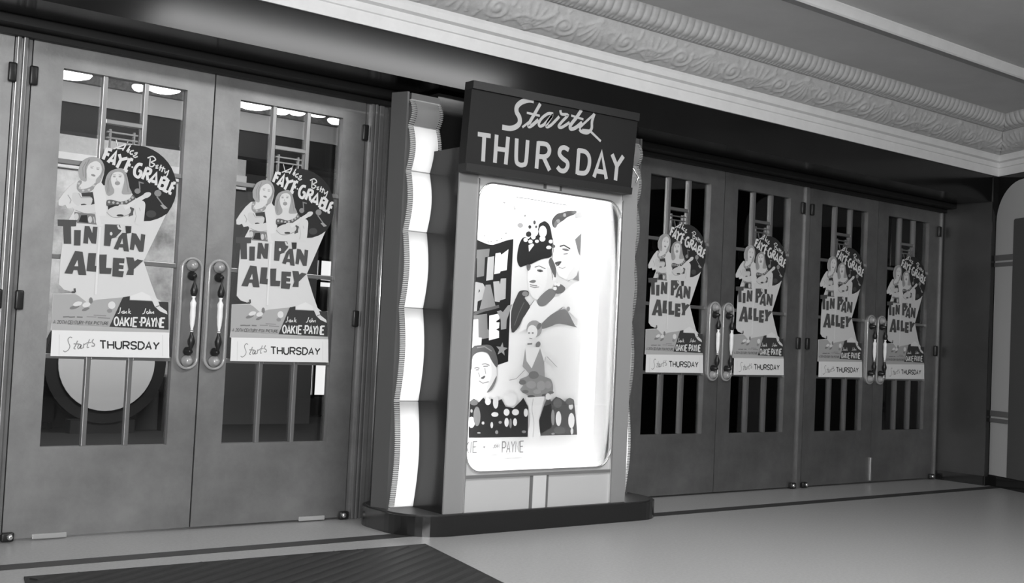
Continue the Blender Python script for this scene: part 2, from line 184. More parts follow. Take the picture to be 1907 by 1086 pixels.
('t',0.72,0.008,'PAYNE',[(0.4245,1.008),(0.5365,1.011),(0.5345,0.969),(0.4245,0.968)]),
('s',0.66,0.004,[(0.3215,1.051),(0.3185,1.026),(0.3105,1.021)]),
('s',0.66,0.004,[(0.3355,1.035),(0.3275,1.029),(0.3365,1.024),(0.3385,1.036),(0.3425,1.023)]),
('s',0.66,0.004,[(0.3515,1.035),(0.3455,1.029),(0.3535,1.025)]),
('s',0.66,0.004,[(0.3615,1.048),(0.3605,1.025)]),
('s',0.66,0.004,[(0.3695,1.037),(0.3605,1.031),(0.3715,1.024)]),
('s',0.66,0.004,[(0.4405,1.053),(0.4345,1.03),(0.4265,1.026)]),
('s',0.66,0.004,[(0.4525,1.04),(0.4445,1.035),(0.4515,1.028),(0.4565,1.036)]),
('s',0.66,0.004,[(0.4605,1.05),(0.4585,1.028)]),
('s',0.66,0.004,[(0.4575,1.034),(0.4655,1.039),(0.4655,1.029)]),
('s',0.66,0.004,[(0.4705,1.037),(0.4715,1.029)]),
('s',0.66,0.004,[(0.4725,1.035),(0.4795,1.039),(0.4805,1.029)]),
('p',0.42,0,[(0.0165,0.963),(0.2795,0.959),(0.5595,0.957),(0.5605,0.938),(0.0515,0.925),(0.0165,0.93)])]
STRIP_ART=[
('p',0.74,0,[(0.0185,0.933),(0.5605,0.944),(0.5685,0.823),(0.0195,0.817)]),
('s',0.55,0.002,[(0.0525,0.915),(0.0565,0.822)]),
('s',0.55,0.002,[(0.5295,0.932),(0.5355,0.831)]),
('s',0.28,0.004,[(0.1095,0.901),(0.1005,0.905),(0.0915,0.895),(0.0945,0.88),(0.1015,0.864),(0.0965,0.848),(0.0825,0.838),(0.0735,0.843)]),
('s',0.28,0.005,[(0.1345,0.89),(0.1255,0.866),(0.1205,0.855),(0.1275,0.852)]),
('s',0.28,0.005,[(0.1175,0.875),(0.1445,0.875)]),
('s',0.28,0.005,[(0.1515,0.872),(0.1425,0.873),(0.1365,0.861),(0.1415,0.854),(0.1515,0.869),(0.1485,0.856),(0.1585,0.858)]),
('s',0.28,0.005,[(0.1635,0.878),(0.1615,0.857)]),
('s',0.28,0.004,[(0.1625,0.871),(0.1715,0.878),(0.1765,0.876)]),
('s',0.28,0.004,[(0.1875,0.899),(0.1795,0.871),(0.1795,0.86),(0.1875,0.862)]),
('s',0.28,0.004,[(0.1745,0.882),(0.1955,0.884)]),
('s',0.28,0.005,[(0.2055,0.9),(0.1995,0.886),(0.2105,0.877),(0.2095,0.868),(0.1975,0.868)]),
('t',0.04,0.007,'THURSDAY',[(0.2345,0.893),(0.5145,0.895),(0.5125,0.862),(0.2385,0.858)])]
POSTER_ART=[
('p',0.72,0,[(2.308,1.753),(2.788,1.756),(2.791,1.341),(2.789,1.085),(2.367,1.047),(2.313,1.021),(2.295,1.427)]),
('p',0.019,0,[(1.979,1.509),(2.049,1.506),(2.088,1.495),(2.131,1.485),(2.165,1.485),(2.21,1.5),(2.252,1.516),(2.302,1.529),(2.303,0.994),(2.306,0.87),(2.236,0.849),(2.21,0.902),(2.125,0.951),(1.993,0.947)]),
('p',0.161,0,[(2.009,1.441),(2.145,1.463),(2.143,1.421),(2.117,1.415),(2.116,1.316),(2.069,1.305),(2.065,1.406),(2.011,1.399)]),
('p',0.422,0,[(2.135,1.416),(2.178,1.426),(2.177,1.301),(2.132,1.292)]),
('p',0.85,0,[(2.186,1.441),(2.218,1.448),(2.224,1.437),(2.271,1.47),(2.266,1.358),(2.225,1.349),(2.221,1.339),(2.183,1.33)]),
('p',0.341,0,[(2.013,1.271),(2.071,1.281),(2.112,1.276),(2.134,1.249),(2.133,1.216),(2.111,1.191),(2.083,1.18),(2.08,1.128),(2.023,1.118)]),
('p',0.019,0,[(2.085,1.225),(2.088,1.246),(2.095,1.235)]),
('p',0.223,0,[(2.13,1.27),(2.162,1.274),(2.202,1.163),(2.097,1.136)]),
('p',0.409,0,[(2.179,1.29),(2.218,1.296),(2.225,1.278),(2.229,1.31),(2.265,1.314),(2.267,1.205),(2.23,1.193),(2.228,1.184),(2.196,1.186)]),
('s',0.112,0.016,[(2.052,1.108),(2.121,1.134),(2.173,1.147),(2.226,1.162)]),
('p',0.198,0,[(2.058,1.104),(2.148,1.118),(2.156,1.038),(2.177,1.027),(2.177,0.992),(2.101,0.98),(2.091,1.087),(2.059,1.085)]),
('p',0.82,0,[(2.025,1.079),(2.091,1.087),(2.1,0.991),(2.121,0.99),(2.12,0.952),(2.034,0.933)]),
('p',0.85,0,[(2.164,1.109),(2.231,1.124),(2.233,1.094),(2.213,1.083),(2.213,1.076),(2.234,1.077),(2.233,1.046),(2.214,1.038),(2.234,1.03),(2.236,0.994),(2.169,0.978)]),
('p',0.31,0,[(2.213,1.135),(2.239,1.141),(2.253,1.132),(2.286,1.17),(2.316,1.177),(2.282,1.091),(2.282,1.044),(2.246,1.038),(2.242,1.089)]),
('p',0.31,0,[(2.261,0.971),(2.269,0.945),(2.298,0.942),(2.274,0.927),(2.28,0.901),(2.257,0.918),(2.232,0.905),(2.241,0.93),(2.22,0.948),(2.249,0.947)]),
('s',0.186,0.005,[(2.218,1.717),(2.237,1.717)]),
('s',0.186,0.004,[(2.225,1.728),(2.229,1.708)]),
('s',0.186,0.004,[(2.294,1.707),(2.3,1.69),(2.317,1.698)]),
('s',0.093,0.004,[(2.308,1.755),(2.357,1.757),(2.401,1.756),(2.457,1.756),(2.509,1.754),(2.583,1.753),(2.671,1.752)]),
('p',0.248,0,[(2.138,1.498),(2.138,1.497),(2.136,1.495),(2.134,1.494),(2.132,1.494),(2.13,1.494),(2.128,1.496),(2.128,1.497),(2.128,1.499),(2.129,1.5),(2.131,1.501),(2.134,1.501),(2.136,1.501),(2.137,1.5)]),
('p',0.248,0,[(2.157,1.503),(2.157,1.502),(2.155,1.5),(2.153,1.499),(2.151,1.499),(2.149,1.5),(2.147,1.501),(2.147,1.502),(2.147,1.504),(2.148,1.505),(2.151,1.506),(2.153,1.507),(2.155,1.506),(2.157,1.505)]),
('p',0.248,0,[(2.196,1.51),(2.195,1.508),(2.194,1.507),(2.192,1.506),(2.189,1.505),(2.187,1.506),(2.186,1.507),(2.185,1.509),(2.185,1.51),(2.187,1.512),(2.189,1.513),(2.191,1.513),(2.193,1.512),(2.195,1.511)]),
('p',0.248,0,[(2.227,1.524),(2.226,1.522),(2.225,1.521),(2.223,1.52),(2.221,1.52),(2.218,1.52),(2.217,1.521),(2.216,1.523),(2.217,1.525),(2.218,1.526),(2.22,1.527),(2.222,1.527),(2.225,1.527),(2.226,1.526)]),
('p',0.248,0,[(2.255,1.555),(2.254,1.554),(2.253,1.552),(2.251,1.551),(2.248,1.551),(2.246,1.552),(2.244,1.553),(2.244,1.554),(2.244,1.556),(2.246,1.558),(2.248,1.559),(2.25,1.559),(2.252,1.558),(2.254,1.557)]),
('p',0.248,0,[(2.112,1.529),(2.112,1.527),(2.111,1.525),(2.109,1.525),(2.106,1.524),(2.104,1.525),(2.103,1.526),(2.102,1.528),(2.102,1.529),(2.104,1.531),(2.106,1.532),(2.108,1.532),(2.11,1.531),(2.112,1.53)]),
('p',0.84,0,[(2.398,1.716),(2.394,1.704),(2.381,1.694),(2.361,1.687),(2.339,1.684),(2.319,1.687),(2.305,1.695),(2.3,1.705),(2.304,1.717),(2.317,1.727),(2.336,1.734),(2.358,1.737),(2.378,1.734),(2.393,1.727)]),
('p',0.85,0,[(2.45,1.691),(2.445,1.679),(2.43,1.669),(2.408,1.661),(2.384,1.659),(2.361,1.662),(2.346,1.669),(2.34,1.679),(2.344,1.691),(2.359,1.702),(2.381,1.709),(2.405,1.712),(2.428,1.709),(2.444,1.702)]),
('p',0.8,0,[(2.397,1.647),(2.393,1.633),(2.382,1.621),(2.364,1.614),(2.345,1.612),(2.327,1.616),(2.314,1.625),(2.309,1.638),(2.313,1.651),(2.324,1.663),(2.341,1.67),(2.361,1.672),(2.379,1.668),(2.392,1.659)]),
('p',0.82,0,[(2.432,1.624),(2.429,1.613),(2.42,1.603),(2.407,1.597),(2.393,1.595),(2.379,1.599),(2.369,1.607),(2.365,1.618),(2.368,1.629),(2.377,1.639),(2.39,1.645),(2.404,1.647),(2.418,1.643),(2.428,1.635)]),
('p',0.84,0,[(2.478,1.69),(2.476,1.674),(2.467,1.661),(2.454,1.653),(2.439,1.652),(2.426,1.657),(2.416,1.668),(2.411,1.683),(2.414,1.698),(2.422,1.711),(2.435,1.719),(2.45,1.721),(2.464,1.716),(2.474,1.705)]),
('p',0.279,0,[(2.363,1.609),(2.362,1.603),(2.357,1.598),(2.349,1.595),(2.341,1.594),(2.333,1.596),(2.327,1.6),(2.325,1.605),(2.326,1.611),(2.332,1.616),(2.339,1.619),(2.348,1.62),(2.355,1.618),(2.361,1.614)]),
('p',0.186,0,[(2.38,1.662),(2.38,1.66),(2.378,1.657),(2.376,1.656),(2.373,1.656),(2.37,1.656),(2.368,1.658),(2.367,1.661),(2.368,1.664),(2.369,1.666),(2.372,1.667),(2.375,1.668),(2.378,1.667),(2.38,1.665)]),
('p',0.409,0,[(2.444,1.708),(2.44,1.703),(2.431,1.698),(2.418,1.695),(2.403,1.693),(2.39,1.694),(2.381,1.696),(2.377,1.701),(2.38,1.706),(2.389,1.71),(2.402,1.714),(2.417,1.716),(2.43,1.715),(2.44,1.712)]),
('p',0.78,0,[(2.406,1.583),(2.404,1.571),(2.397,1.562),(2.386,1.556),(2.374,1.555),(2.363,1.558),(2.355,1.567),(2.351,1.578),(2.353,1.589),(2.36,1.599),(2.371,1.605),(2.383,1.606),(2.395,1.602),(2.403,1.594)]),
('p',0.022,1,[(2.332,1.439),(2.34,1.495),(2.359,1.535),(2.381,1.546),(2.409,1.544),(2.467,1.593),(2.474,1.624),(2.498,1.641),(2.521,1.646),(2.551,1.627),(2.567,1.585),(2.579,1.533),(2.576,1.489),(2.572,1.454),(2.5,1.434),(2.423,1.399),(2.39,1.392),(2.358,1.381),(2.337,1.405)]),
('p',0.82,0,[(2.533,1.591),(2.531,1.576),(2.524,1.564),(2.513,1.557),(2.5,1.556),(2.488,1.561),(2.48,1.571),(2.476,1.585),(2.478,1.599),(2.485,1.612),(2.496,1.619),(2.509,1.62),(2.52,1.615),(2.529,1.604)]),
('p',0.82,0,[(2.525,1.551),(2.524,1.544),(2.518,1.538),(2.51,1.534),(2.5,1.533),(2.491,1.535),(2.485,1.54),(2.483,1.547),(2.484,1.553),(2.49,1.559),(2.498,1.563),(2.508,1.564),(2.517,1.562),(2.523,1.557)]),
('p',0.82,0,[(2.472,1.585),(2.47,1.573),(2.463,1.563),(2.453,1.557),(2.441,1.556),(2.43,1.56),(2.422,1.568),(2.419,1.58),(2.421,1.591),(2.428,1.601),(2.438,1.608),(2.45,1.609),(2.461,1.605),(2.469,1.596)]),
('p',0.82,0,[(2.401,1.533),(2.4,1.528),(2.396,1.523),(2.39,1.521),(2.383,1.52),(2.377,1.522),(2.373,1.525),(2.371,1.53),(2.372,1.535),(2.376,1.539),(2.382,1.542),(2.389,1.542),(2.395,1.541),(2.399,1.537)]),
('p',0.82,0,[(2.435,1.527),(2.434,1.522),(2.43,1.518),(2.424,1.516),(2.417,1.515),(2.411,1.516),(2.407,1.52),(2.405,1.524),(2.406,1.529),(2.41,1.533),(2.416,1.536),(2.423,1.536),(2.429,1.535),(2.433,1.532)]),
('p',0.82,0,[(2.479,1.532),(2.478,1.529),(2.475,1.525),(2.469,1.523),(2.463,1.522),(2.457,1.524),(2.453,1.526),(2.451,1.53),(2.453,1.534),(2.456,1.537),(2.462,1.539),(2.468,1.54),(2.474,1.539),(2.478,1.536)]),
('p',0.82,0,[(2.455,1.553),(2.453,1.547),(2.449,1.543),(2.443,1.54),(2.436,1.539),(2.43,1.541),(2.425,1.545),(2.423,1.55),(2.425,1.555),(2.429,1.56),(2.435,1.563),(2.442,1.563),(2.448,1.562),(2.453,1.558)]),
('p',0.82,0,[(2.414,1.549),(2.413,1.545),(2.41,1.542),(2.406,1.54),(2.401,1.539),(2.396,1.541),(2.393,1.543),(2.392,1.547),(2.393,1.551),(2.396,1.554),(2.4,1.556),(2.405,1.557),(2.409,1.555),(2.413,1.553)]),
('p',0.82,0,[(2.579,1.54),(2.578,1.535),(2.574,1.531),(2.568,1.529),(2.562,1.528),(2.556,1.53),(2.551,1.533),(2.55,1.537),(2.551,1.542),(2.555,1.546),(2.561,1.549),(2.567,1.549),(2.573,1.548),(2.578,1.545)]),
('p',0.82,0,[(2.572,1.506),(2.57,1.502),(2.565,1.498),(2.557,1.496),(2.548,1.495),(2.541,1.496),(2.535,1.499),(2.533,1.503),(2.535,1.507),(2.54,1.511),(2.547,1.514),(2.556,1.515),(2.564,1.513),(2.569,1.51)]),
('p',0.8,0,[(2.408,1.505),(2.438,1.517),(2.447,1.509),(2.413,1.469)]),
('p',0.031,0,[(2.424,1.566),(2.422,1.559),(2.417,1.554),(2.41,1.55),(2.401,1.549),(2.394,1.551),(2.388,1.556),(2.386,1.563),(2.387,1.57),(2.392,1.575),(2.4,1.579),(2.408,1.58),(2.416,1.578),(2.421,1.573)]),
('p',0.037,0,[(2.422,1.606),(2.421,1.602),(2.418,1.598),(2.414,1.596),(2.409,1.595),(2.404,1.597),(2.401,1.6),(2.4,1.604),(2.4,1.608),(2.403,1.612),(2.408,1.614),(2.413,1.614),(2.417,1.613),(2.42,1.61)]),
('p',0.062,0,[(2.451,1.634),(2.451,1.629),(2.449,1.625),(2.445,1.622),(2.441,1.622),(2.437,1.624),(2.435,1.627),(2.434,1.632),(2.434,1.637),(2.436,1.641),(2.44,1.644),(2.444,1.644),(2.447,1.642),(2.45,1.639)]),
('p',0.074,0,[(2.463,1.61),(2.462,1.606),(2.46,1.604),(2.457,1.602),(2.454,1.601),(2.451,1.603),(2.448,1.605),(2.447,1.608),(2.448,1.612),(2.45,1.615),(2.453,1.617),(2.456,1.617),(2.46,1.616),(2.462,1.613)]),
('p',0.85,0,[(2.58,1.621),(2.658,1.669),(2.784,1.695),(2.788,1.476),(2.779,1.366),(2.708,1.33),(2.638,1.351),(2.607,1.393),(2.578,1.45),(2.58,1.534)]),
('p',0.062,1,[(2.566,1.655),(2.598,1.694),(2.638,1.707),(2.678,1.721),(2.725,1.726),(2.738,1.711),(2.675,1.684),(2.63,1.644),(2.609,1.618),(2.58,1.619)]),
('p',0.372,0,[(2.729,1.714),(2.785,1.728),(2.784,1.695),(2.734,1.688)]),
('p',0.217,0,[(2.623,1.664),(2.625,1.66),(2.624,1.655),(2.621,1.649),(2.614,1.646),(2.607,1.643),(2.601,1.644),(2.596,1.646),(2.593,1.651),(2.594,1.656),(2.598,1.661),(2.604,1.665),(2.611,1.667),(2.618,1.667)]),
('p',0.248,0,[(2.667,1.696),(2.666,1.692),(2.663,1.688),(2.659,1.685),(2.655,1.685),(2.65,1.686),(2.647,1.69),(2.646,1.694),(2.647,1.699),(2.649,1.703),(2.653,1.705),(2.658,1.706),(2.662,1.704),(2.666,1.701)]),
('p',0.186,0,[(2.741,1.566),(2.787,1.606),(2.786,1.476),(2.769,1.497)]),
('s',0.074,0.008,[(2.631,1.517),(2.661,1.527),(2.71,1.51)]),
('p',0.155,0,[(2.702,1.501),(2.698,1.499),(2.691,1.497),(2.68,1.496),(2.668,1.497),(2.657,1.499),(2.651,1.502),(2.649,1.505),(2.652,1.508),(2.66,1.509),(2.67,1.51),(2.682,1.509),(2.693,1.507),(2.7,1.504)]),
('p',0.087,1,[(2.603,1.426),(2.649,1.436),(2.63,1.41),(2.612,1.411)]),
('s',0.31,0.004,[(2.631,1.402),(2.658,1.396),(2.68,1.406)]),
('s',0.31,0.005,[(2.62,1.419),(2.612,1.403)]),
('p',0.062,0,[(2.598,1.515),(2.597,1.511),(2.593,1.507),(2.588,1.505),(2.583,1.505),(2.578,1.506),(2.574,1.509),(2.572,1.513),(2.573,1.517),(2.577,1.521),(2.582,1.523),(2.587,1.524),(2.592,1.522),(2.596,1.519)]),
('p',0.279,0,[(2.698,1.325),(2.777,1.401),(2.786,1.336),(2.734,1.342)]),
('p',0.85,0,[(2.641,1.242),(2.735,1.313),(2.786,1.336),(2.794,1.116),(2.705,1.166),(2.677,1.189)]),
('p',0.7,1,[(2.658,1.669),(2.728,1.683),(2.706,1.652),(2.638,1.609),(2.593,1.588),(2.586,1.618)]),
('p',0.74,1,[(2.716,1.492),(2.763,1.496),(2.783,1.467),(2.766,1.365),(2.695,1.332),(2.705,1.37),(2.736,1.413)]),
('s',0.217,0.005,[(2.578,1.56),(2.585,1.49),(2.579,1.446)]),
('s',0.217,0.005,[(2.661,1.477),(2.693,1.482)]),
('p',0.124,0,[(2.745,1.725),(2.745,1.721),(2.741,1.716),(2.734,1.712),(2.725,1.709),(2.717,1.708),(2.711,1.709),(2.707,1.712),(2.707,1.716),(2.711,1.721),(2.718,1.725),(2.726,1.728),(2.734,1.729),(2.741,1.728)]),
('p',0.124,0,[(2.606,1.635),(2.603,1.627),(2.598,1.62),(2.592,1.617),(2.587,1.617),(2.582,1.621),(2.58,1.628),(2.581,1.637),(2.584,1.645),(2.588,1.651),(2.594,1.655),(2.6,1.655),(2.604,1.651),(2.606,1.644)]),
('p',0.8,1,[(2.417,1.374),(2.445,1.405),(2.561,1.441),(2.602,1.363),(2.598,1.303),(2.551,1.236),(2.507,1.212),(2.456,1.22),(2.431,1.251),(2.42,1.277),(2.421,1.296),(2.409,1.327)]),
('p',0.124,1,[(2.561,1.441),(2.578,1.447),(2.611,1.393),(2.608,1.334),(2.582,1.371),(2.556,1.419)]),
('p',0.136,1,[(2.4,1.397),(2.43,1.397),(2.422,1.37),(2.407,1.368)]),
('s',0.186,0.005,[(2.457,1.388),(2.488,1.398),(2.535,1.385)]),
('p',0.136,0,[(2.519,1.371),(2.516,1.368),(2.51,1.366),(2.501,1.364),(2.49,1.365),(2.482,1.367),(2.476,1.37),(2.474,1.373),(2.476,1.376),(2.483,1.378),(2.492,1.379),(2.502,1.379),(2.511,1.377),(2.517,1.374)]),
('p',0.074,0,[(2.506,1.372),(2.505,1.369),(2.503,1.366),(2.5,1.365),(2.496,1.365),(2.493,1.366),(2.49,1.368),(2.49,1.37),(2.49,1.373),(2.492,1.376),(2.496,1.377),(2.499,1.377),(2.503,1.376),(2.505,1.374)]),
('p',0.186,0,[(2.428,1.376),(2.427,1.374),(2.425,1.372),(2.421,1.371),(2.417,1.371),(2.413,1.372),(2.41,1.373),(2.409,1.375),(2.41,1.377),(2.413,1.379),(2.416,1.38),(2.42,1.381),(2.424,1.38),(2.427,1.379)]),
('p',0.198,1,[(2.423,1.306),(2.444,1.317),(2.469,1.317),(2.467,1.307),(2.448,1.301)]),
('s',0.279,0.005,[(2.431,1.282),(2.462,1.277),(2.495,1.283)]),
('s',0.279,0.006,[(2.43,1.292),(2.452,1.288),(2.481,1.288)]),
('p',0.74,1,[(2.547,1.398),(2.598,1.353),(2.595,1.303),(2.55,1.239),(2.51,1.214),(2.494,1.228),(2.535,1.275),(2.551,1.34)]),
('s',0.186,0.005,[(2.562,1.419),(2.581,1.376),(2.59,1.328)]),
('p',0.205,1,[(2.487,1.211),(2.567,1.277),(2.615,1.263),(2.603,1.23),(2.547,1.186),(2.509,1.177)]),
('p',0.155,1,[(2.62,1.315),(2.684,1.292),(2.669,1.263),(2.621,1.254),(2.598,1.279)]),
('p',0.8,0,[(2.616,1.334),(2.615,1.33),(2.612,1.326),(2.606,1.323),(2.6,1.323),(2.595,1.325),(2.591,1.328),(2.589,1.332),(2.59,1.337),(2.594,1.341),(2.599,1.343),(2.605,1.344),(2.611,1.342),(2.615,1.339)]),
('p',0.8,0,[(2.624,1.308),(2.623,1.303),(2.62,1.299),(2.615,1.297),(2.608,1.296),(2.603,1.298),(2.599,1.301),(2.597,1.306),(2.598,1.31),(2.602,1.314),(2.607,1.317),(2.613,1.317),(2.619,1.315),(2.623,1.312)]),
('p',0.8,0,[(2.623,1.283),(2.622,1.278),(2.619,1.274),(2.613,1.272),(2.607,1.272),(2.602,1.273),(2.598,1.277),(2.596,1.281),(2.597,1.286),(2.601,1.289),(2.606,1.292),(2.612,1.292),(2.618,1.291),(2.622,1.287)]),
('p',0.8,0,[(2.647,1.307),(2.646,1.302),(2.643,1.298),(2.637,1.296),(2.631,1.295),(2.626,1.297),(2.622,1.3),(2.62,1.305),(2.621,1.309),(2.625,1.313),(2.63,1.316),(2.636,1.316),(2.642,1.314),(2.646,1.311)]),
('p',0.062,1,[(2.319,1.026),(2.309,1.14),(2.344,1.229),(2.367,1.254),(2.418,1.256),(2.423,1.231),(2.397,1.217),(2.437,1.176),(2.425,1.137),(2.394,1.11),(2.366,1.059)]),
('p',0.248,0,[(2.422,1.241),(2.42,1.235),(2.415,1.23),(2.406,1.226),(2.396,1.226),(2.387,1.228),(2.38,1.232),(2.378,1.238),(2.38,1.244),(2.385,1.249),(2.394,1.252),(2.404,1.253),(2.413,1.251),(2.42,1.246)]),
('s',0.155,0.004,[(2.395,1.193),(2.362,1.133),(2.335,1.065)]),
('p',0.86,0,[(2.362,1.023),(2.394,1.106),(2.469,1.212),(2.503,1.176),(2.548,1.179),(2.609,1.235),(2.641,1.237),(2.68,1.19),(2.589,1.134),(2.528,1.088),(2.465,1.071)]),
('s',0.217,0.004,[(2.437,1.176),(2.466,1.209)]),
('s',0.217,0.004,[(2.608,1.136),(2.671,1.179)]),
('p',0.211,1,[(2.525,1.081),(2.589,1.135),(2.665,1.168),(2.708,1.161),(2.769,1.084),(2.79,1.073),(2.657,1.089),(2.593,1.071),(2.53,1.054)]),
('p',0.31,0,[(2.727,1.175),(2.726,1.169),(2.723,1.164),(2.718,1.162),(2.712,1.161),(2.706,1.164),(2.702,1.168),(2.701,1.173),(2.702,1.179),(2.705,1.184),(2.71,1.186),(2.716,1.187),(2.722,1.185),(2.726,1.18)]),
('p',0.36,0,[(2.53,1.054),(2.525,1.033),(2.511,1.016),(2.489,1.006),(2.464,1.005),(2.442,1.013),(2.426,1.029),(2.419,1.049),(2.423,1.07),(2.437,1.087),(2.459,1.097),(2.484,1.099),(2.506,1.091),(2.523,1.075)]),
('p',0.83,0,[(2.498,1.036),(2.495,1.019),(2.486,1.005),(2.472,0.997),(2.455,0.996),(2.44,1.003),(2.43,1.016),(2.425,1.033),(2.428,1.05),(2.437,1.064),(2.451,1.072),(2.467,1.072),(2.482,1.066),(2.493,1.052)]),
('p',0.186,0,[(2.52,1.064),(2.515,1.057),(2.508,1.051),(2.502,1.049),(2.496,1.051),(2.492,1.056),(2.492,1.063),(2.494,1.071),(2.499,1.079),(2.506,1.084),(2.513,1.087),(2.519,1.085),(2.522,1.08),(2.523,1.073)]),
('p',0.248,0,[(2.447,1.028),(2.446,1.026),(2.444,1.025),(2.442,1.024),(2.438,1.024),(2.435,1.024),(2.433,1.026),(2.432,1.028),(2.433,1.03),(2.435,1.031),(2.438,1.032),(2.441,1.032),(2.444,1.032),(2.446,1.03)]),
('p',0.248,0,[(2.472,1.029),(2.472,1.027),(2.47,1.026),(2.467,1.025),(2.463,1.025),(2.46,1.025),(2.458,1.027),(2.457,1.029),(2.458,1.031),(2.46,1.032),(2.463,1.033),(2.466,1.033),(2.469,1.033),(2.471,1.031)]),
('s',0.248,0.003,[(2.441,1),(2.463,0.998)]),
('s',0.217,0.008,[(2.431,0.968),(2.465,0.971)]),
('p',0.217,0,[(2.522,0.963),(2.517,0.957),(2.51,0.952),(2.502,0.951),(2.495,0.953),(2.49,0.958),(2.489,0.965),(2.491,0.972),(2.496,0.979),(2.503,0.983),(2.511,0.985),(2.517,0.983),(2.522,0.978),(2.524,0.971)]),
('p',0.84,0,[(2.417,0.95),(2.522,0.954),(2.567,0.901),(2.557,0.841),(2.431,0.833),(2.401,0.864)]),
('p',0.36,0,[(2.417,0.945),(2.43,0.876),(2.469,0.836),(2.522,0.948),(2.556,0.873),(2.566,0.789),(2.483,0.784),(2.431,0.826),(2.404,0.846)]),
('s',0.8,0.014,[(2.41,0.832),(2.362,0.786),(2.311,0.776)]),
('s',0.8,0.015,[(2.564,0.904),(2.642,0.848)]),
('s',0.31,0.003,[(2.419,0.826),(2.365,0.779),(2.318,0.77)]),
('s',0.31,0.003,[(2.564,0.901),(2.558,0.874)]),
('s',0.31,0.003,[(2.574,0.904),(2.65,0.848)]),
('p',0.298,1,[(2.386,0.773),(2.434,0.791),(2.481,0.812),(2.561,0.793),(2.611,0.777),(2.629,0.733),(2.619,0.699),(2.568,0.684),(2.489,0.677),(2.432,0.698),(2.395,0.719),(2.415,0.747)]),
('p',0.186,0,[(2.434,0.761),(2.432,0.754),(2.425,0.75),(2.415,0.747),(2.404,0.747),(2.394,0.749),(2.387,0.754),(2.384,0.76),(2.387,0.766),(2.393,0.771),(2.403,0.774),(2.414,0.774),(2.424,0.771),(2.431,0.767)]),
('p',0.198,0,[(2.522,0.801),(2.519,0.792),(2.509,0.784),(2.495,0.78),(2.478,0.779),(2.464,0.783),(2.453,0.791),(2.449,0.8),(2.452,0.809),(2.462,0.817),(2.476,0.821),(2.492,0.822),(2.507,0.818),(2.517,0.811)]),
('p',0.112,0,[(2.501,0.684),(2.499,0.681),(2.492,0.678),(2.481,0.677),(2.469,0.677),(2.459,0.678),(2.451,0.681),(2.448,0.684),(2.451,0.687),(2.458,0.69),(2.468,0.691),(2.48,0.692),(2.491,0.69),(2.498,0.688)]),
('p',0.124,0,[(2.612,0.691),(2.609,0.686),(2.601,0.683),(2.588,0.681),(2.574,0.681),(2.561,0.683),(2.552,0.686),(2.548,0.69),(2.551,0.694),(2.56,0.698),(2.572,0.7),(2.587,0.7),(2.6,0.698),(2.609,0.695)]),
('p',0.186,0,[(2.455,0.71),(2.453,0.706),(2.447,0.702),(2.437,0.7),(2.427,0.7),(2.417,0.702),(2.411,0.705),(2.408,0.709),(2.41,0.714),(2.416,0.717),(2.426,0.719),(2.436,0.719),(2.446,0.717),(2.453,0.714)]),
('p',0.372,0,[(2.506,0.748),(2.503,0.739),(2.494,0.731),(2.48,0.727),(2.464,0.727),(2.45,0.731),(2.44,0.738),(2.436,0.747),(2.439,0.756),(2.448,0.764),(2.462,0.768),(2.477,0.769),(2.492,0.765),(2.502,0.757)]),
('p',0.384,0,[(2.573,0.743),(2.571,0.732),(2.563,0.722),(2.55,0.717),(2.536,0.717),(2.523,0.722),(2.514,0.731),(2.51,0.743),(2.512,0.754),(2.52,0.764),(2.533,0.769),(2.547,0.77),(2.56,0.764),(2.569,0.755)]),
('p',0.36,0,[(2.616,0.749),(2.614,0.74),(2.607,0.732),(2.598,0.728),(2.587,0.728),(2.576,0.732),(2.569,0.739),(2.566,0.749),(2.568,0.758),(2.574,0.766),(2.584,0.77),(2.595,0.77),(2.605,0.766),(2.613,0.759)]),
('p',0.384,0,[(2.543,0.711),(2.541,0.705),(2.533,0.7),(2.522,0.698),(2.51,0.698),(2.498,0.7),(2.49,0.705),(2.487,0.71),(2.49,0.716),(2.497,0.72),(2.508,0.723),(2.521,0.723),(2.532,0.721),(2.54,0.716)]),
('p',0.186,0,[(2.636,0.707),(2.634,0.704),(2.629,0.701),(2.62,0.7),(2.611,0.699),(2.602,0.701),(2.596,0.703),(2.593,0.707),(2.595,0.71),(2.601,0.713),(2.61,0.714),(2.619,0.714),(2.628,0.713),(2.634,0.71)]),
('p',0.82,1,[(2.063,0.892),(2.104,0.914),(2.157,0.91),(2.192,0.87),(2.228,0.823),(2.226,0.765),(2.201,0.723),(2.176,0.704),(2.129,0.721),(2.086,0.779),(2.059,0.83)]),
('p',0.112,1,[(2.058,0.933),(2.115,0.951),(2.174,0.954),(2.208,0.928),(2.233,0.871),(2.228,0.836),(2.192,0.872),(2.162,0.911),(2.111,0.915),(2.067,0.89),(2.063,0.83),(2.058,0.83)]),
('s',0.248,0.006,[(2.09,0.937),(2.141,0.944),(2.189,0.922)]),
('s',0.248,0.005,[(2.128,0.85),(2.15,0.855),(2.179,0.846)]),
('s',0.248,0.006,[(2.08,0.828),(2.096,0.833),(2.113,0.829)]),
('s',0.186,0.005,[(2.138,0.84),(2.169,0.842)]),
('s',0.186,0.005,[(2.09,0.82),(2.11,0.822)]),
('p',0.124,1,[(2.125,0.778),(2.147,0.791),(2.154,0.786),(2.142,0.774)]),
('s',0.31,0.005,[(2.113,0.764),(2.14,0.751),(2.179,0.76)]),
('p',0.74,1,[(2.186,0.864),(2.225,0.818),(2.221,0.765),(2.181,0.718),(2.167,0.739),(2.194,0.781),(2.195,0.828)]),
('s',0.248,0.004,[(2.148,0.832),(2.157,0.801)]),
('s',0.248,0.004,[(2.107,0.808),(2.119,0.785)]),
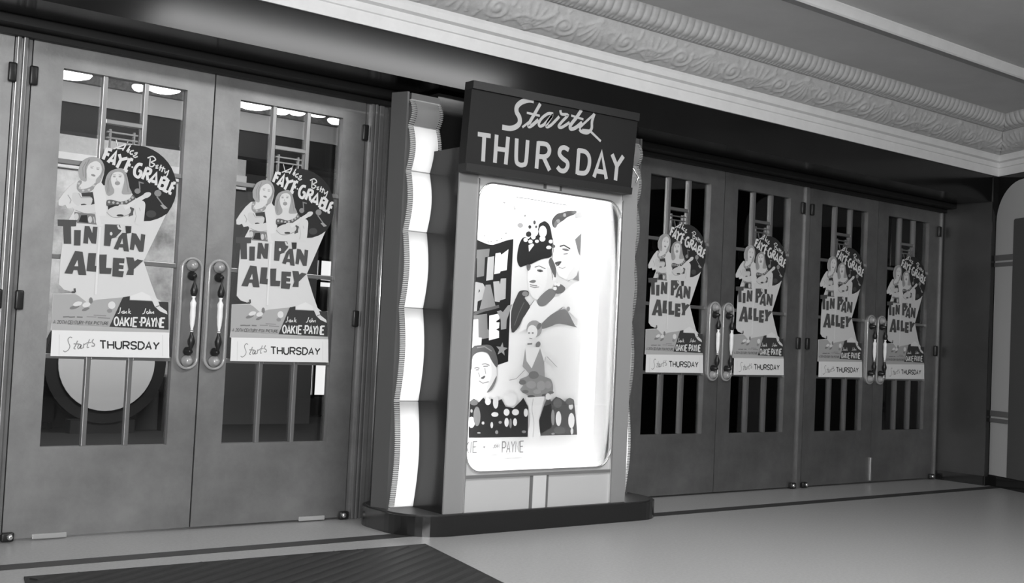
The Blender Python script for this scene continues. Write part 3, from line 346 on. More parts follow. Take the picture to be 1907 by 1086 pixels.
('p',0.186,1,[(2.229,0.792),(2.226,0.76),(2.201,0.717),(2.169,0.703),(2.2,0.744)]),
('p',0.031,0,[(2.066,0.466),(2.062,0.521),(2.061,0.655),(2.087,0.67),(2.12,0.65),(2.148,0.676),(2.179,0.65),(2.204,0.671),(2.235,0.655),(2.271,0.669),(2.3,0.629),(2.355,0.621),(2.4,0.656),(2.42,0.677),(2.458,0.624),(2.463,0.465)]),
('p',0.099,0,[(2.551,0.47),(2.539,0.554),(2.568,0.635),(2.594,0.689),(2.621,0.657),(2.652,0.684),(2.689,0.674),(2.719,0.657),(2.755,0.679),(2.789,0.652),(2.806,0.569),(2.823,0.472)]),
('p',0.031,0,[(2.55,0.478),(2.539,0.554),(2.568,0.63),(2.619,0.646),(2.632,0.57),(2.63,0.515)]),
('p',0.75,0,[(2.25,0.65),(2.249,0.636),(2.245,0.625),(2.238,0.618),(2.23,0.618),(2.222,0.625),(2.216,0.636),(2.213,0.65),(2.214,0.664),(2.219,0.675),(2.226,0.682),(2.234,0.682),(2.242,0.676),(2.248,0.664)]),
('p',0.85,0,[(2.375,0.667),(2.372,0.65),(2.36,0.637),(2.343,0.63),(2.324,0.63),(2.306,0.637),(2.294,0.65),(2.288,0.666),(2.292,0.682),(2.303,0.695),(2.32,0.702),(2.339,0.703),(2.357,0.696),(2.37,0.683)]),
('p',0.82,0,[(2.2,0.655),(2.198,0.647),(2.193,0.641),(2.185,0.637),(2.177,0.637),(2.169,0.64),(2.163,0.647),(2.16,0.655),(2.162,0.663),(2.167,0.67),(2.174,0.673),(2.183,0.673),(2.191,0.67),(2.197,0.663)]),
('p',0.8,0,[(2.254,0.587),(2.252,0.582),(2.246,0.577),(2.236,0.575),(2.226,0.575),(2.216,0.577),(2.209,0.582),(2.206,0.587),(2.209,0.593),(2.215,0.597),(2.224,0.6),(2.235,0.599),(2.245,0.597),(2.252,0.593)]),
('p',0.85,0,[(2.329,0.599),(2.327,0.59),(2.322,0.584),(2.314,0.58),(2.305,0.58),(2.297,0.584),(2.291,0.59),(2.288,0.599),(2.29,0.607),(2.295,0.613),(2.303,0.617),(2.312,0.617),(2.32,0.613),(2.326,0.607)]),
('p',0.82,0,[(2.394,0.598),(2.392,0.591),(2.386,0.585),(2.376,0.582),(2.365,0.582),(2.355,0.585),(2.348,0.591),(2.345,0.599),(2.347,0.606),(2.353,0.612),(2.363,0.615),(2.374,0.615),(2.384,0.612),(2.391,0.606)]),
('p',0.82,0,[(2.327,0.545),(2.326,0.534),(2.322,0.526),(2.317,0.521),(2.31,0.521),(2.304,0.526),(2.299,0.534),(2.297,0.545),(2.298,0.555),(2.301,0.564),(2.307,0.568),(2.314,0.568),(2.32,0.564),(2.325,0.555)]),
('p',0.82,0,[(2.383,0.545),(2.382,0.536),(2.379,0.529),(2.374,0.525),(2.368,0.525),(2.362,0.529),(2.358,0.536),(2.356,0.545),(2.357,0.555),(2.36,0.562),(2.365,0.566),(2.371,0.566),(2.377,0.562),(2.381,0.555)]),
('p',0.8,0,[(2.457,0.596),(2.456,0.586),(2.452,0.579),(2.447,0.574),(2.44,0.574),(2.433,0.579),(2.429,0.586),(2.427,0.596),(2.428,0.606),(2.431,0.614),(2.437,0.618),(2.444,0.618),(2.45,0.614),(2.455,0.606)]),
('p',0.7,0,[(2.163,0.542),(2.163,0.539),(2.16,0.536),(2.157,0.534),(2.153,0.534),(2.149,0.536),(2.146,0.539),(2.145,0.542),(2.146,0.546),(2.148,0.549),(2.152,0.55),(2.156,0.55),(2.159,0.549),(2.162,0.546)]),
('p',0.88,0,[(2.1,0.546),(2.099,0.534),(2.093,0.524),(2.085,0.518),(2.075,0.518),(2.066,0.524),(2.059,0.534),(2.056,0.547),(2.058,0.559),(2.063,0.569),(2.071,0.575),(2.081,0.575),(2.09,0.569),(2.097,0.559)]),
('p',0.7,0,[(2.222,0.531),(2.221,0.524),(2.219,0.518),(2.216,0.515),(2.211,0.515),(2.208,0.518),(2.205,0.524),(2.203,0.531),(2.204,0.538),(2.206,0.544),(2.21,0.547),(2.214,0.547),(2.218,0.544),(2.22,0.538)]),
('p',0.31,0,[(2.259,0.493),(2.258,0.488),(2.255,0.485),(2.251,0.483),(2.246,0.483),(2.242,0.485),(2.239,0.488),(2.237,0.493),(2.238,0.497),(2.241,0.501),(2.245,0.503),(2.25,0.503),(2.254,0.501),(2.257,0.497)]),
('p',0.372,0,[(2.142,0.491),(2.141,0.489),(2.137,0.487),(2.133,0.487),(2.128,0.487),(2.123,0.488),(2.119,0.489),(2.118,0.491),(2.119,0.493),(2.122,0.494),(2.127,0.495),(2.132,0.495),(2.137,0.494),(2.14,0.492)]),
('p',0.9,0,[(2.698,0.563),(2.697,0.545),(2.692,0.53),(2.685,0.522),(2.676,0.522),(2.667,0.53),(2.66,0.545),(2.657,0.563),(2.658,0.581),(2.663,0.595),(2.671,0.603),(2.68,0.603),(2.688,0.595),(2.695,0.581)]),
('p',0.88,0,[(2.797,0.551),(2.796,0.532),(2.79,0.517),(2.781,0.509),(2.771,0.509),(2.761,0.518),(2.753,0.533),(2.75,0.551),(2.751,0.57),(2.757,0.585),(2.766,0.593),(2.776,0.593),(2.786,0.585),(2.794,0.57)]),
('p',0.75,0,[(2.781,0.63),(2.78,0.622),(2.776,0.616),(2.77,0.612),(2.762,0.612),(2.756,0.616),(2.751,0.622),(2.749,0.63),(2.75,0.637),(2.754,0.644),(2.76,0.647),(2.768,0.647),(2.774,0.644),(2.779,0.637)]),
('p',0.8,0,[(2.612,0.684),(2.611,0.676),(2.606,0.669),(2.599,0.666),(2.59,0.666),(2.583,0.669),(2.577,0.676),(2.575,0.684),(2.576,0.692),(2.581,0.698),(2.588,0.702),(2.596,0.702),(2.604,0.698),(2.61,0.692)]),
('p',0.341,0,[(2.649,0.57),(2.649,0.551),(2.646,0.535),(2.642,0.527),(2.636,0.527),(2.63,0.536),(2.626,0.551),(2.623,0.57),(2.623,0.589),(2.626,0.604),(2.631,0.612),(2.636,0.612),(2.642,0.604),(2.647,0.588)]),
('p',0.248,0,[(2.135,0.577),(2.134,0.555),(2.129,0.537),(2.12,0.527),(2.11,0.527),(2.1,0.537),(2.092,0.555),(2.088,0.577),(2.089,0.6),(2.095,0.618),(2.103,0.628),(2.114,0.628),(2.124,0.618),(2.131,0.6)]),
('p',0.186,0,[(2.114,0.65),(2.112,0.643),(2.105,0.638),(2.095,0.635),(2.083,0.635),(2.073,0.638),(2.065,0.643),(2.062,0.65),(2.064,0.656),(2.071,0.662),(2.081,0.665),(2.093,0.665),(2.103,0.662),(2.111,0.656)]),
('p',0.161,0,[(2.698,0.649),(2.695,0.637),(2.687,0.627),(2.674,0.622),(2.66,0.622),(2.646,0.627),(2.637,0.637),(2.633,0.649),(2.635,0.661),(2.644,0.67),(2.656,0.675),(2.671,0.675),(2.684,0.67),(2.694,0.661)]),
('p',0.174,0,[(2.789,0.657),(2.786,0.649),(2.778,0.643),(2.764,0.639),(2.75,0.639),(2.736,0.643),(2.727,0.649),(2.723,0.657),(2.726,0.665),(2.734,0.672),(2.747,0.676),(2.762,0.676),(2.776,0.672),(2.785,0.666)]),
('p',0.248,0,[(2.349,0.539),(2.348,0.528),(2.346,0.519),(2.343,0.513),(2.339,0.513),(2.335,0.519),(2.331,0.528),(2.33,0.539),(2.33,0.551),(2.332,0.56),(2.335,0.565),(2.34,0.565),(2.344,0.56),(2.347,0.551)]),
('p',0.403,0,[(2.279,0.545),(2.278,0.542),(2.275,0.539),(2.271,0.538),(2.266,0.538),(2.262,0.539),(2.259,0.542),(2.257,0.545),(2.258,0.548),(2.261,0.551),(2.265,0.552),(2.27,0.552),(2.274,0.551),(2.278,0.548)]),
('p',0.248,0,[(2.45,0.493),(2.448,0.49),(2.444,0.487),(2.438,0.486),(2.431,0.486),(2.425,0.487),(2.421,0.49),(2.419,0.493),(2.42,0.497),(2.424,0.499),(2.43,0.5),(2.437,0.5),(2.443,0.499),(2.448,0.496)]),
('p',0.403,0,[(2.082,0.606),(2.082,0.602),(2.08,0.599),(2.077,0.597),(2.073,0.597),(2.07,0.599),(2.068,0.602),(2.067,0.606),(2.067,0.61),(2.069,0.613),(2.072,0.615),(2.076,0.615),(2.079,0.613),(2.081,0.61)]),
('p',0.8,0,[(2.791,0.491),(2.79,0.483),(2.788,0.477),(2.784,0.473),(2.779,0.473),(2.775,0.477),(2.772,0.484),(2.77,0.492),(2.771,0.5),(2.773,0.506),(2.777,0.51),(2.782,0.51),(2.786,0.506),(2.79,0.5)]),
('p',0.372,0,[(2.656,0.479),(2.655,0.477),(2.651,0.475),(2.646,0.474),(2.64,0.474),(2.635,0.475),(2.631,0.477),(2.63,0.48),(2.631,0.482),(2.635,0.484),(2.64,0.485),(2.645,0.485),(2.651,0.484),(2.654,0.482)]),
('p',0.149,0,[(2.733,0.498),(2.729,0.488),(2.717,0.481),(2.7,0.477),(2.68,0.477),(2.663,0.481),(2.65,0.489),(2.645,0.499),(2.649,0.508),(2.661,0.516),(2.678,0.52),(2.697,0.519),(2.715,0.515),(2.728,0.507)]),
('p',0.86,0,[(2.433,0.678),(2.57,0.685),(2.551,0.613),(2.533,0.554),(2.552,0.473),(2.536,0.419),(2.491,0.42),(2.462,0.485),(2.476,0.57),(2.457,0.635)]),
('s',0.372,0.003,[(2.489,0.672),(2.483,0.613),(2.501,0.543),(2.499,0.463)]),
('t',0.186,0.005,'OAKIE',[(1.973,0.443),(2.121,0.446),(2.122,0.388),(1.975,0.385)]),
('s',0.217,0.004,[(2.161,0.416),(2.176,0.416)]),
('s',0.217,0.004,[(2.168,0.421),(2.169,0.41)]),
('t',0.31,0.003,'JOHN',[(2.227,0.426),(2.267,0.427),(2.268,0.411),(2.228,0.41)]),
('t',0.186,0.005,'PAYNE',[(2.289,0.441),(2.435,0.443),(2.435,0.384),(2.29,0.384)]),
('s',0.7,0.006,[(2.07,0.365),(2.103,0.366)]),
('s',0.7,0.007,[(2.187,0.358),(2.271,0.362)]),
('s',0.7,0.006,[(2.305,0.366),(2.351,0.367)]),
('s',0.7,0.007,[(2.099,0.345),(2.159,0.347)]),
('s',0.7,0.006,[(2.307,0.341),(2.434,0.344)])]
SIGN_ART=[
('s',0.4,0.027,[(2.219,2.236),(2.185,2.234),(2.138,2.215),(2.11,2.188),(2.109,2.16),(2.128,2.136),(2.132,2.108),(2.111,2.084),(2.071,2.068),(2.02,2.067)]),
('s',0.4,0.019,[(2.264,2.228),(2.236,2.181),(2.198,2.119),(2.193,2.098),(2.213,2.105),(2.256,2.142)]),
('s',0.4,0.012,[(2.151,2.086),(2.197,2.123)]),
('s',0.4,0.012,[(2.176,2.166),(2.264,2.164)]),
('s',0.4,0.016,[(2.355,2.188),(2.321,2.185),(2.28,2.155),(2.26,2.124),(2.27,2.11),(2.3,2.127),(2.349,2.18),(2.321,2.138),(2.314,2.114),(2.343,2.127),(2.398,2.181)]),
('s',0.4,0.016,[(2.403,2.216),(2.413,2.197),(2.456,2.198),(2.419,2.158),(2.397,2.13),(2.417,2.126),(2.472,2.161)]),
('s',0.4,0.02,[(2.553,2.242),(2.521,2.198),(2.48,2.148),(2.482,2.128),(2.515,2.139),(2.561,2.175)]),
('s',0.4,0.012,[(2.481,2.2),(2.569,2.193)]),
('s',0.4,0.013,[(2.54,2.14),(2.592,2.187),(2.645,2.233)]),
('s',0.4,0.018,[(2.647,2.237),(2.632,2.191),(2.631,2.152),(2.602,2.125),(2.56,2.125),(2.545,2.136)]),
('s',0.4,0.014,[(2.563,2.134),(2.621,2.138),(2.703,2.093)]),
('s',0.4,0.023,[(1.868,2.009),(1.949,2.011)]),
('s',0.4,0.024,[(1.909,2.01),(1.909,1.876)]),
('s',0.4,0.024,[(1.987,2.023),(1.984,1.879)]),
('s',0.4,0.024,[(2.061,2.023),(2.054,1.88)]),
('s',0.4,0.024,[(1.986,1.952),(2.059,1.954)]),
('s',0.4,0.024,[(2.118,2.023),(2.121,1.914),(2.14,1.892),(2.168,1.893),(2.186,1.914),(2.19,2.025)]),
('s',0.4,0.025,[(2.264,2.028),(2.258,1.885)]),
('s',0.4,0.025,[(2.259,2.018),(2.316,2.021),(2.339,2),(2.335,1.973),(2.311,1.955),(2.264,1.95)]),
('s',0.4,0.025,[(2.3,1.954),(2.348,1.887)]),
('s',0.4,0.025,[(2.475,2.013),(2.444,2.022),(2.417,2.011),(2.411,1.983),(2.434,1.963),(2.466,1.948),(2.471,1.923),(2.452,1.899),(2.422,1.897),(2.4,1.913)]),
('s',0.4,0.025,[(2.546,2.028),(2.542,1.891)]),
('s',0.4,0.025,[(2.54,2.02),(2.593,2.02),(2.623,1.994),(2.624,1.943),(2.599,1.906),(2.542,1.9)]),
('s',0.4,0.025,[(2.664,1.891),(2.713,2.031),(2.756,1.892)]),
('s',0.4,0.026,[(2.684,1.927),(2.743,1.927)]),
('s',0.4,0.026,[(2.791,2.034),(2.831,1.973),(2.877,2.035)]),
('s',0.4,0.026,[(2.831,1.973),(2.825,1.893)])]
# ------------------------------------------------------------------ materials
MATS = {}
def mat(name, base, rough=.5, metal=0, noise=None, bump=None, spec=.5, emit=0):
    if name in MATS: return MATS[name]
    m = bpy.data.materials.new(name); m.use_nodes = True; nt = m.node_tree; b = nt.nodes['Principled BSDF']
    b.inputs['Base Color'].default_value = (base, base, base, 1); b.inputs['Roughness'].default_value = rough
    b.inputs['Metallic'].default_value = metal; b.inputs['Specular IOR Level'].default_value = spec
    if noise or bump:
        tc = nt.nodes.new('ShaderNodeTexCoord')
    if noise:
        s, amt = noise[0], noise[1]
        n = nt.nodes.new('ShaderNodeTexNoise'); n.inputs['Scale'].default_value = s; n.inputs['Detail'].default_value = 6
        n.inputs['Roughness'].default_value = .65
        nt.links.new(tc.outputs['Object'], n.inputs['Vector'])
        r = nt.nodes.new('ShaderNodeMapRange'); r.inputs[1].default_value = .3; r.inputs[2].default_value = .7
        r.inputs[3].default_value = base*(1-amt); r.inputs[4].default_value = base*(1+amt)
        nt.links.new(n.outputs['Fac'], r.inputs[0]); nt.links.new(r.outputs[0], b.inputs['Base Color'])
    if bump:
        n2 = nt.nodes.new('ShaderNodeTexNoise'); n2.inputs['Scale'].default_value = bump[0]; n2.inputs['Detail'].default_value = 4
        nt.links.new(tc.outputs['Object'], n2.inputs['Vector'])
        bp = nt.nodes.new('ShaderNodeBump'); bp.inputs['Strength'].default_value = bump[1]; bp.inputs['Distance'].default_value = .01
        nt.links.new(n2.outputs['Fac'], bp.inputs['Height']); nt.links.new(bp.outputs[0], b.inputs['Normal'])
    if emit:
        b.inputs['Emission Color'].default_value = (1, 1, 1, 1); b.inputs['Emission Strength'].default_value = emit
    MATS[name] = m; return m
def glass(name, tint=.95, refl=1.0):
    m = bpy.data.materials.new(name); m.use_nodes = True; nt = m.node_tree; nt.nodes.clear()
    o = nt.nodes.new('ShaderNodeOutputMaterial'); mx = nt.nodes.new('ShaderNodeMixShader'); f = nt.nodes.new('ShaderNodeFresnel'); f.inputs[0].default_value = 1.45
    t = nt.nodes.new('ShaderNodeBsdfTransparent'); t.inputs[0].default_value = (tint, tint, tint, 1)
    g = nt.nodes.new('ShaderNodeBsdfGlossy'); g.inputs['Roughness'].default_value = .02; g.inputs[0].default_value = (refl, refl, refl, 1)
    nt.links.new(f.outputs[0], mx.inputs[0]); nt.links.new(t.outputs[0], mx.inputs[1]); nt.links.new(g.outputs[0], mx.inputs[2]); nt.links.new(mx.outputs[0], o.inputs[0])
    return m
def opal(name, c=.9):
    m = bpy.data.materials.new(name); m.use_nodes = True; nt = m.node_tree; nt.nodes.clear()
    o = nt.nodes.new('ShaderNodeOutputMaterial'); mx = nt.nodes.new('ShaderNodeMixShader'); mx.inputs[0].default_value = .3
    t = nt.nodes.new('ShaderNodeBsdfTranslucent'); t.inputs[0].default_value = (c, c, c, 1)
    g = nt.nodes.new('ShaderNodeBsdfDiffuse'); g.inputs[0].default_value = (.6, .6, .6, 1)
    nt.links.new(t.outputs[0], mx.inputs[1]); nt.links.new(g.outputs[0], mx.inputs[2]); nt.links.new(mx.outputs[0], o.inputs[0])
    return m
M_door = mat('satin_bronze', .33, .5, .94, noise=(3, .22), bump=(60, .05))
M_bar = mat('glazing_bar_metal', .32, .35, .8)
M_jamb = mat('jamb_bronze', .22, .35, .6, noise=(4, .15))
M_black = mat('black_glass', .012, .12)
M_header = mat('polished_dark_metal', .006, .16, .0, noise=(3, .25), bump=(1.5, .04), spec=.34)
M_soffit = mat('dark_soffit', .006, .5)
M_dark = mat('dark_paint', .03, .5)
M_hinge = mat('dark_bronze', .03, .35, .5)
M_chrome = mat('polished_metal', .8, .22, .9)
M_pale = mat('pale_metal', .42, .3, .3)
M_plaster = mat('cream_plaster', .72, .7, noise=(8, .05))
M_frieze = mat('ornament_plaster', .5, .75, noise=(30, .1))
M_ceil = mat('ceiling_plaster', .6, .8, noise=(2, .06))
M_floor = mat('terrazzo', .34, .33, noise=(70, .14))
M_case = mat('grey_enamel', .26, .4)
M_panel = mat('light_grey_enamel', .50, .4)
M_white = mat('white_enamel', .88, .6)
M_rubber = mat('black_rubber', .008, .6)
M_glass = glass('door_glass', .92, .8); M_cglass = glass('case_glass', .97, .7); M_opal = opal('opal_glass')
# ------------------------------------------------------------------ mesh helpers
ORG = {}
def link(name, me, mats, parent=None, smooth=False):
    for m in (mats if isinstance(mats, (list, tuple)) else [mats]): me.materials.append(m)
    o = bpy.data.objects.new(name, me); C.objects.link(o)
    if parent is not None:
        off = ORG[parent.name]; o.parent = parent
        for v in me.vertices: v.co -= off
        ORG[o.name] = off
    else: ORG[o.name] = Vector((0, 0, 0))
    if smooth:
        for p in me.polygons: p.use_smooth = True
    return o
def from_bm(name, bm, mats, parent=None, smooth=False, base=None):
    me = bpy.data.meshes.new(name); bm.to_mesh(me); bm.free()
    if parent is None and base is not None:
        b = Vector(base)
        for v in me.vertices: v.co -= b
        o = link(name, me, mats, None, smooth); o.location = b; ORG[o.name] = b; return o
    return link(name, me, mats, parent, smooth)
def empty(name, loc):
    o = bpy.data.objects.new(name, None); C.objects.link(o); o.location = loc; o.empty_display_size = .1; ORG[o.name] = Vector(loc); return o
def tag(o, label, cat=None, group=None, kind=None):
    o['label'] = label
    if cat: o['category'] = cat
    if group: o['group'] = group
    if kind: o['kind'] = kind
    return o
def struct(o, label, cat): return tag(o, label, cat, None, 'structure')
def box(bm, x0, x1, y0, y1, z0, z1, bev=0, mi=0):
    vs_ = [bm.verts.new(p) for p in ((x0, y0, z0), (x1, y0, z0), (x1, y1, z0), (x0, y1, z0), (x0, y0, z1), (x1, y0, z1), (x1, y1, z1), (x0, y1, z1))]
    fs = [bm.faces.new([vs_[i] for i in f]) for f in ((0, 3, 2, 1), (4, 5, 6, 7), (0, 1, 5, 4), (1, 2, 6, 5), (2, 3, 7, 6), (3, 0, 4, 7))]
    for f in fs: f.material_index = mi
    if bev: bmesh.ops.bevel(bm, geom=list({e for f in fs for e in f.edges}), offset=bev, segments=2, affect='EDGES', profile=.6)
def NB(): return bmesh.new()
def prism(bm, poly, axis, a0, a1, mi=0):   # poly in the two other axes, extruded along axis
    def P(q, a):
        return {'z': (q[0], q[1], a), 'y': (q[0], a, q[1]), 'x': (a, q[0], q[1])}[axis]
    A = [bm.verts.new(P(q, a0)) for q in poly]; B = [bm.verts.new(P(q, a1)) for q in poly]; n = len(poly)
    fs = [bm.faces.new(A), bm.faces.new(B[::-1])]
    for i in range(n): fs.append(bm.faces.new((A[i], B[i], B[(i+1) % n], A[(i+1) % n])))
    for f in fs: f.material_index = mi
    bmesh.ops.recalc_face_normals(bm, faces=fs)
def lathe(bm, prof, c, axis='z', n=20):
    rings = []
    for r, h in prof:
        R = []
        for k in range(n):
            a = 2*math.pi*k/n
            u, v = r*math.cos(a), r*math.sin(a)
            R.append(bm.verts.new((c[0]+u, c[1]+v, c[2]+h) if axis == 'z' else ((c[0]+u, c[1]+h, c[2]+v) if axis == 'y' else (c[0]+h, c[1]+u, c[2]+v))))
        rings.append(R)
    fs = []
    for a, b in zip(rings, rings[1:]):
        for k in range(n): fs.append(bm.faces.new((a[k], a[(k+1) % n], b[(k+1) % n], b[k])))
    fs.append(bm.faces.new(rings[0])); fs.append(bm.faces.new(rings[-1]))
    bmesh.ops.recalc_face_normals(bm, faces=fs)
def tube(bm, path, r, closed=False, n=8):
    P = [Vector(p) for p in path]; N = len(P); rings = []
    for i, p in enumerate(P):
        t = (P[(i+1) % N]-P[i-1]) if closed else (P[min(i+1, N-1)]-P[max(i-1, 0)])
        t.normalize(); a = Vector((0, 1, 0)) if abs(t.y) < .9 else Vector((1, 0, 0))
        u = t.cross(a).normalized(); v = t.cross(u)
        rings.append([bm.verts.new(p+r*(math.cos(2*math.pi*k/n)*u+math.sin(2*math.pi*k/n)*v)) for k in range(n)])
    for i in range(N if closed else N-1):
        a, b = rings[i], rings[(i+1) % N]
        for k in range(n): bm.faces.new((a[k], a[(k+1) % n], b[(k+1) % n], b[k]))
    if not closed: bm.faces.new(rings[0][::-1]); bm.faces.new(rings[-1])
def rrect(x0, x1, z0, z1, r, n=8):
    out = []
    for cx, cz, a0 in ((x1-r, z1-r, 0), (x0+r, z1-r, 90), (x0+r, z0+r, 180), (x1-r, z0+r, 270)):
        for k in range(n+1):
            a = math.radians(a0+90*k/n); out.append((cx+r*math.cos(a), cz+r*math.sin(a)))
    return out
# ------------------------------------------------------------------ flat printing: polygons, brush strokes and lettering
GLY = {'A': [[(0, 0), (.5, 1), (1, 0)], [(.2, .33), (.8, .33)]], 'C': [[(1, .8), (.75, 1), (.25, 1), (0, .75), (0, .25), (.25, 0), (.75, 0), (1, .2)]],
 'D': [[(0, 0), (0, 1), (.6, 1), (1, .7), (1, .3), (.6, 0), (0, 0)]], 'E': [[(1, 1), (0, 1), (0, 0), (1, 0)], [(0, .52), (.8, .52)]], 'F': [[(1, 1), (0, 1), (0, 0)], [(0, .52), (.8, .52)]],
 'H': [[(0, 0), (0, 1)], [(1, 0), (1, 1)], [(0, .5), (1, .5)]], 'I': [[(.5, 0), (.5, 1)]], 'J': [[(1, 1), (1, .25), (.7, 0), (.3, 0), (0, .25)]], 'K': [[(0, 0), (0, 1)], [(1, 1), (0, .4)], [(.35, .6), (1, 0)]],
 'N': [[(0, 0), (0, 1), (1, 0), (1, 1)]], 'O': [[(.5, 0), (.1, .2), (0, .5), (.1, .8), (.5, 1), (.9, .8), (1, .5), (.9, .2), (.5, 0)]], 'P': [[(0, 0), (0, 1), (.7, 1), (1, .85), (1, .6), (.7, .45), (0, .45)]],
 'R': [[(0, 0), (0, 1), (.7, 1), (1, .85), (1, .6), (.7, .47), (0, .47)], [(.5, .47), (1, 0)]], 'S': [[(1, .82), (.7, 1), (.3, 1), (0, .8), (.1, .58), (.9, .42), (1, .2), (.7, 0), (.3, 0), (0, .18)]],
 'T': [[(0, 1), (1, 1)], [(.5, 1), (.5, 0)]], 'U': [[(0, 1), (0, .25), (.25, 0), (.75, 0), (1, .25), (1, 1)]], 'X': [[(0, 0), (1, 1)], [(0, 1), (1, 0)]], 'Y': [[(0, 1), (.5, .48), (1, 1)], [(.5, .48), (.5, 0)]],
 '0': [[(.5, 0), (0, .3), (0, .7), (.5, 1), (1, .7), (1, .3), (.5, 0)]], '2': [[(0, .8), (.3, 1), (.8, 1), (1, .75), (0, 0), (1, 0)]], '-': [[(.2, .5), (.8, .5)]], ' ': []}
def catmull(L, closed, n=4):
    N = len(L)
    if N < 3: return L
    out = []
    g = (lambda i: L[i % N]) if closed else (lambda i: L[max(0, min(N-1, i))])
    for i in range(N if closed else N-1):
        p0, p1, p2, p3 = g(i-1), g(i), g(i+1), g(i+2)
        for k in range(n):
            t = k/n
            out.append(tuple(.5*(2*b+(c-a)*t+(2*a-5*b+4*c-d)*t*t+(3*b-a-3*c+d)*t**3) for a, b, c, d in zip(p0, p1, p2, p3)))
    if not closed: out.append(L[-1])
    return out
INK = {}
def ink(v):
    k = round(v, 3)
    if k not in INK: INK[k] = mat('ink_%03d' % round(k*1000), k, .6, spec=.06)
    return INK[k]
class Print:
    def __init__(s, y, step=3e-5): s.bm = bmesh.new(); s.y = y; s.st = step; s.mats = []; s.k = 0
    def mi(s, v):
        m = ink(v)
        if m not in s.mats: s.mats.append(m)
        return s.mats.index(m)
    def poly(s, L, sh):
        s.k += 1; y = s.y-s.k*s.st
        try: f = s.bm.faces.new([s.bm.verts.new((a, y, b)) for a, b in L])
        except ValueError: return
        f.normal_update()
        if f.normal.y > 0: f.normal_flip()
        f.material_index = s.mi(sh)
    def ribbon(s, L, wd, sh, rnd=True):
        s.k += 1; y = s.y-s.k*s.st; m = s.mi(sh); h = wd/2
        P = [Vector((a, b)) for a, b in L]; n = len(P)
        nor = []
        for i in range(n):
            d1 = (P[i]-P[i-1]).normalized() if i else None; d2 = (P[i+1]-P[i]).normalized() if i < n-1 else None
            d = (d1+d2) if d1 and d2 and (d1+d2).length > .2 else (d1 or d2)
            d = d.normalized(); q = Vector((-d.y, d.x)); ref = d2 or d1
            c = max(.6, abs(q.dot(Vector((-ref.y, ref.x))))); nor.append(q*h/c)
        A = [s.bm.verts.new((p.x+q.x, y, p.y+q.y)) for p, q in zip(P, nor)]; B = [s.bm.verts.new((p.x-q.x, y, p.y-q.y)) for p, q in zip(P, nor)]
        for i in range(n-1):
            f = s.bm.faces.new((A[i], B[i], B[i+1], A[i+1])); f.normal_update()
            if f.normal.y > 0: f.normal_flip()
            f.material_index = m
    def text(s, txt, q, wd, sh):
        tl, tr, br, bl = [Vector(v) for v in q]; n = len(txt)
        cw = [.45 if c in 'I ' else (.7 if c == '-' else 1) for c in txt]; tot = sum(cw)+.32*(n-1); x = 0
        for c, wc in zip(txt, cw):
            for L in GLY[c]:
                out = []
                for a, b in L:
                    u = (x+a*wc)/tot; t = tl.lerp(tr, u); bo = bl.lerp(br, u); out.append(tuple(bo.lerp(t, b)))
                if c == 'O' or c == '0': out = catmull(out[:-1], True, 3); out.append(out[0])
                s.ribbon(out, wd, sh)
            x += wc+.32
    def art(s, items):
        for it in items:
            if it[0] == 'p': s.poly(catmull(it[3], True, 3) if it[2] else it[3], it[1])
            elif it[0] == 's': s.ribbon(catmull(it[3], False, 5) if len(it[3]) > 3 else it[3], it[2], it[1])
            else: s.text(it[3], it[4], it[2], it[1])
        return s
def copy_tree(o, parent=None):
    c = o.copy(); C.objects.link(c)
    if parent is not None: c.parent = parent; c.matrix_parent_inverse = o.matrix_parent_inverse
    for ch in list(o.children): copy_tree(ch, c)
    return c
# ------------------------------------------------------------------ setting: floor, walls, header, ceiling
bm = NB(); box(bm, -5, 13, -9.5, 9, -.06, 0); struct(from_bm('floor', bm, M_floor), 'pale grey terrazzo floor of the theatre entrance', 'floor')
# dark inlaid border strip, a little proud of the terrazzo
bm = NB(); box(bm, -5, 7.3, -.585, -.485, -.01, .0012); struct(from_bm('trim_1', bm, M_dark), 'dark inlaid strip in the floor running along the doors', 'floor strip')
WL = -.43; XC = 7.33; ANG = math.radians(25); SD = Vector((-math.sin(ANG), -math.cos(ANG))); SN = Vector((-math.cos(ANG), math.sin(ANG)))
def side(s, p, z): v = Vector((XC, WL))+SD*s+SN*p; return (v.x, v.y, z)
bm = NB(); box(bm, -5, 7.25, WL, .30, 2.285, 2.50); struct(from_bm('wall_front', bm, M_header), 'dark polished header running above the doors', 'wall')
# wall panel behind the showcase, mullions, far right reveal
bm = NB(); box(bm, 1.80, 3.555, -.03, .30, 0, 2.285); struct(from_bm('wall_back', bm, M_black), 'black wall behind the lit showcase', 'wall')
bm = NB(); box(bm, 7.25, 7.9, WL, .30, 0, 2.50); struct(from_bm('wall_right', bm, mat('reveal_bronze', .06, .4, .4, noise=(4, .1))), 'dark reveal at the right end of the doors', 'wall')
bm = NB(); box(bm, 7.25, XC, WL-.006, WL, .1, 2.497); struct(from_bm('trim_2', bm, M_black), 'black pilaster strip at the right end of the doors', 'trim')
bm = NB(); prism(bm, [side(0, 0, 0)[:2], side(3.2, 0, 0)[:2], side(3.2, -.2, 0)[:2], side(0, -.2, 0)[:2]], 'z', 0, 2.52); struct(from_bm('wall_side', bm, M_black), 'black splayed side wall at the far right', 'wall')
bm = NB(); prism(bm, [side(.02, 0, 0)[:2], side(3.2, 0, 0)[:2], side(3.2, .03, 0)[:2], side(.02, .03, 0)[:2]], 'z', 0, .085, 0)
struct(from_bm('baseboard_side', bm, M_black), 'black baseboard along the splayed side wall', 'baseboard')
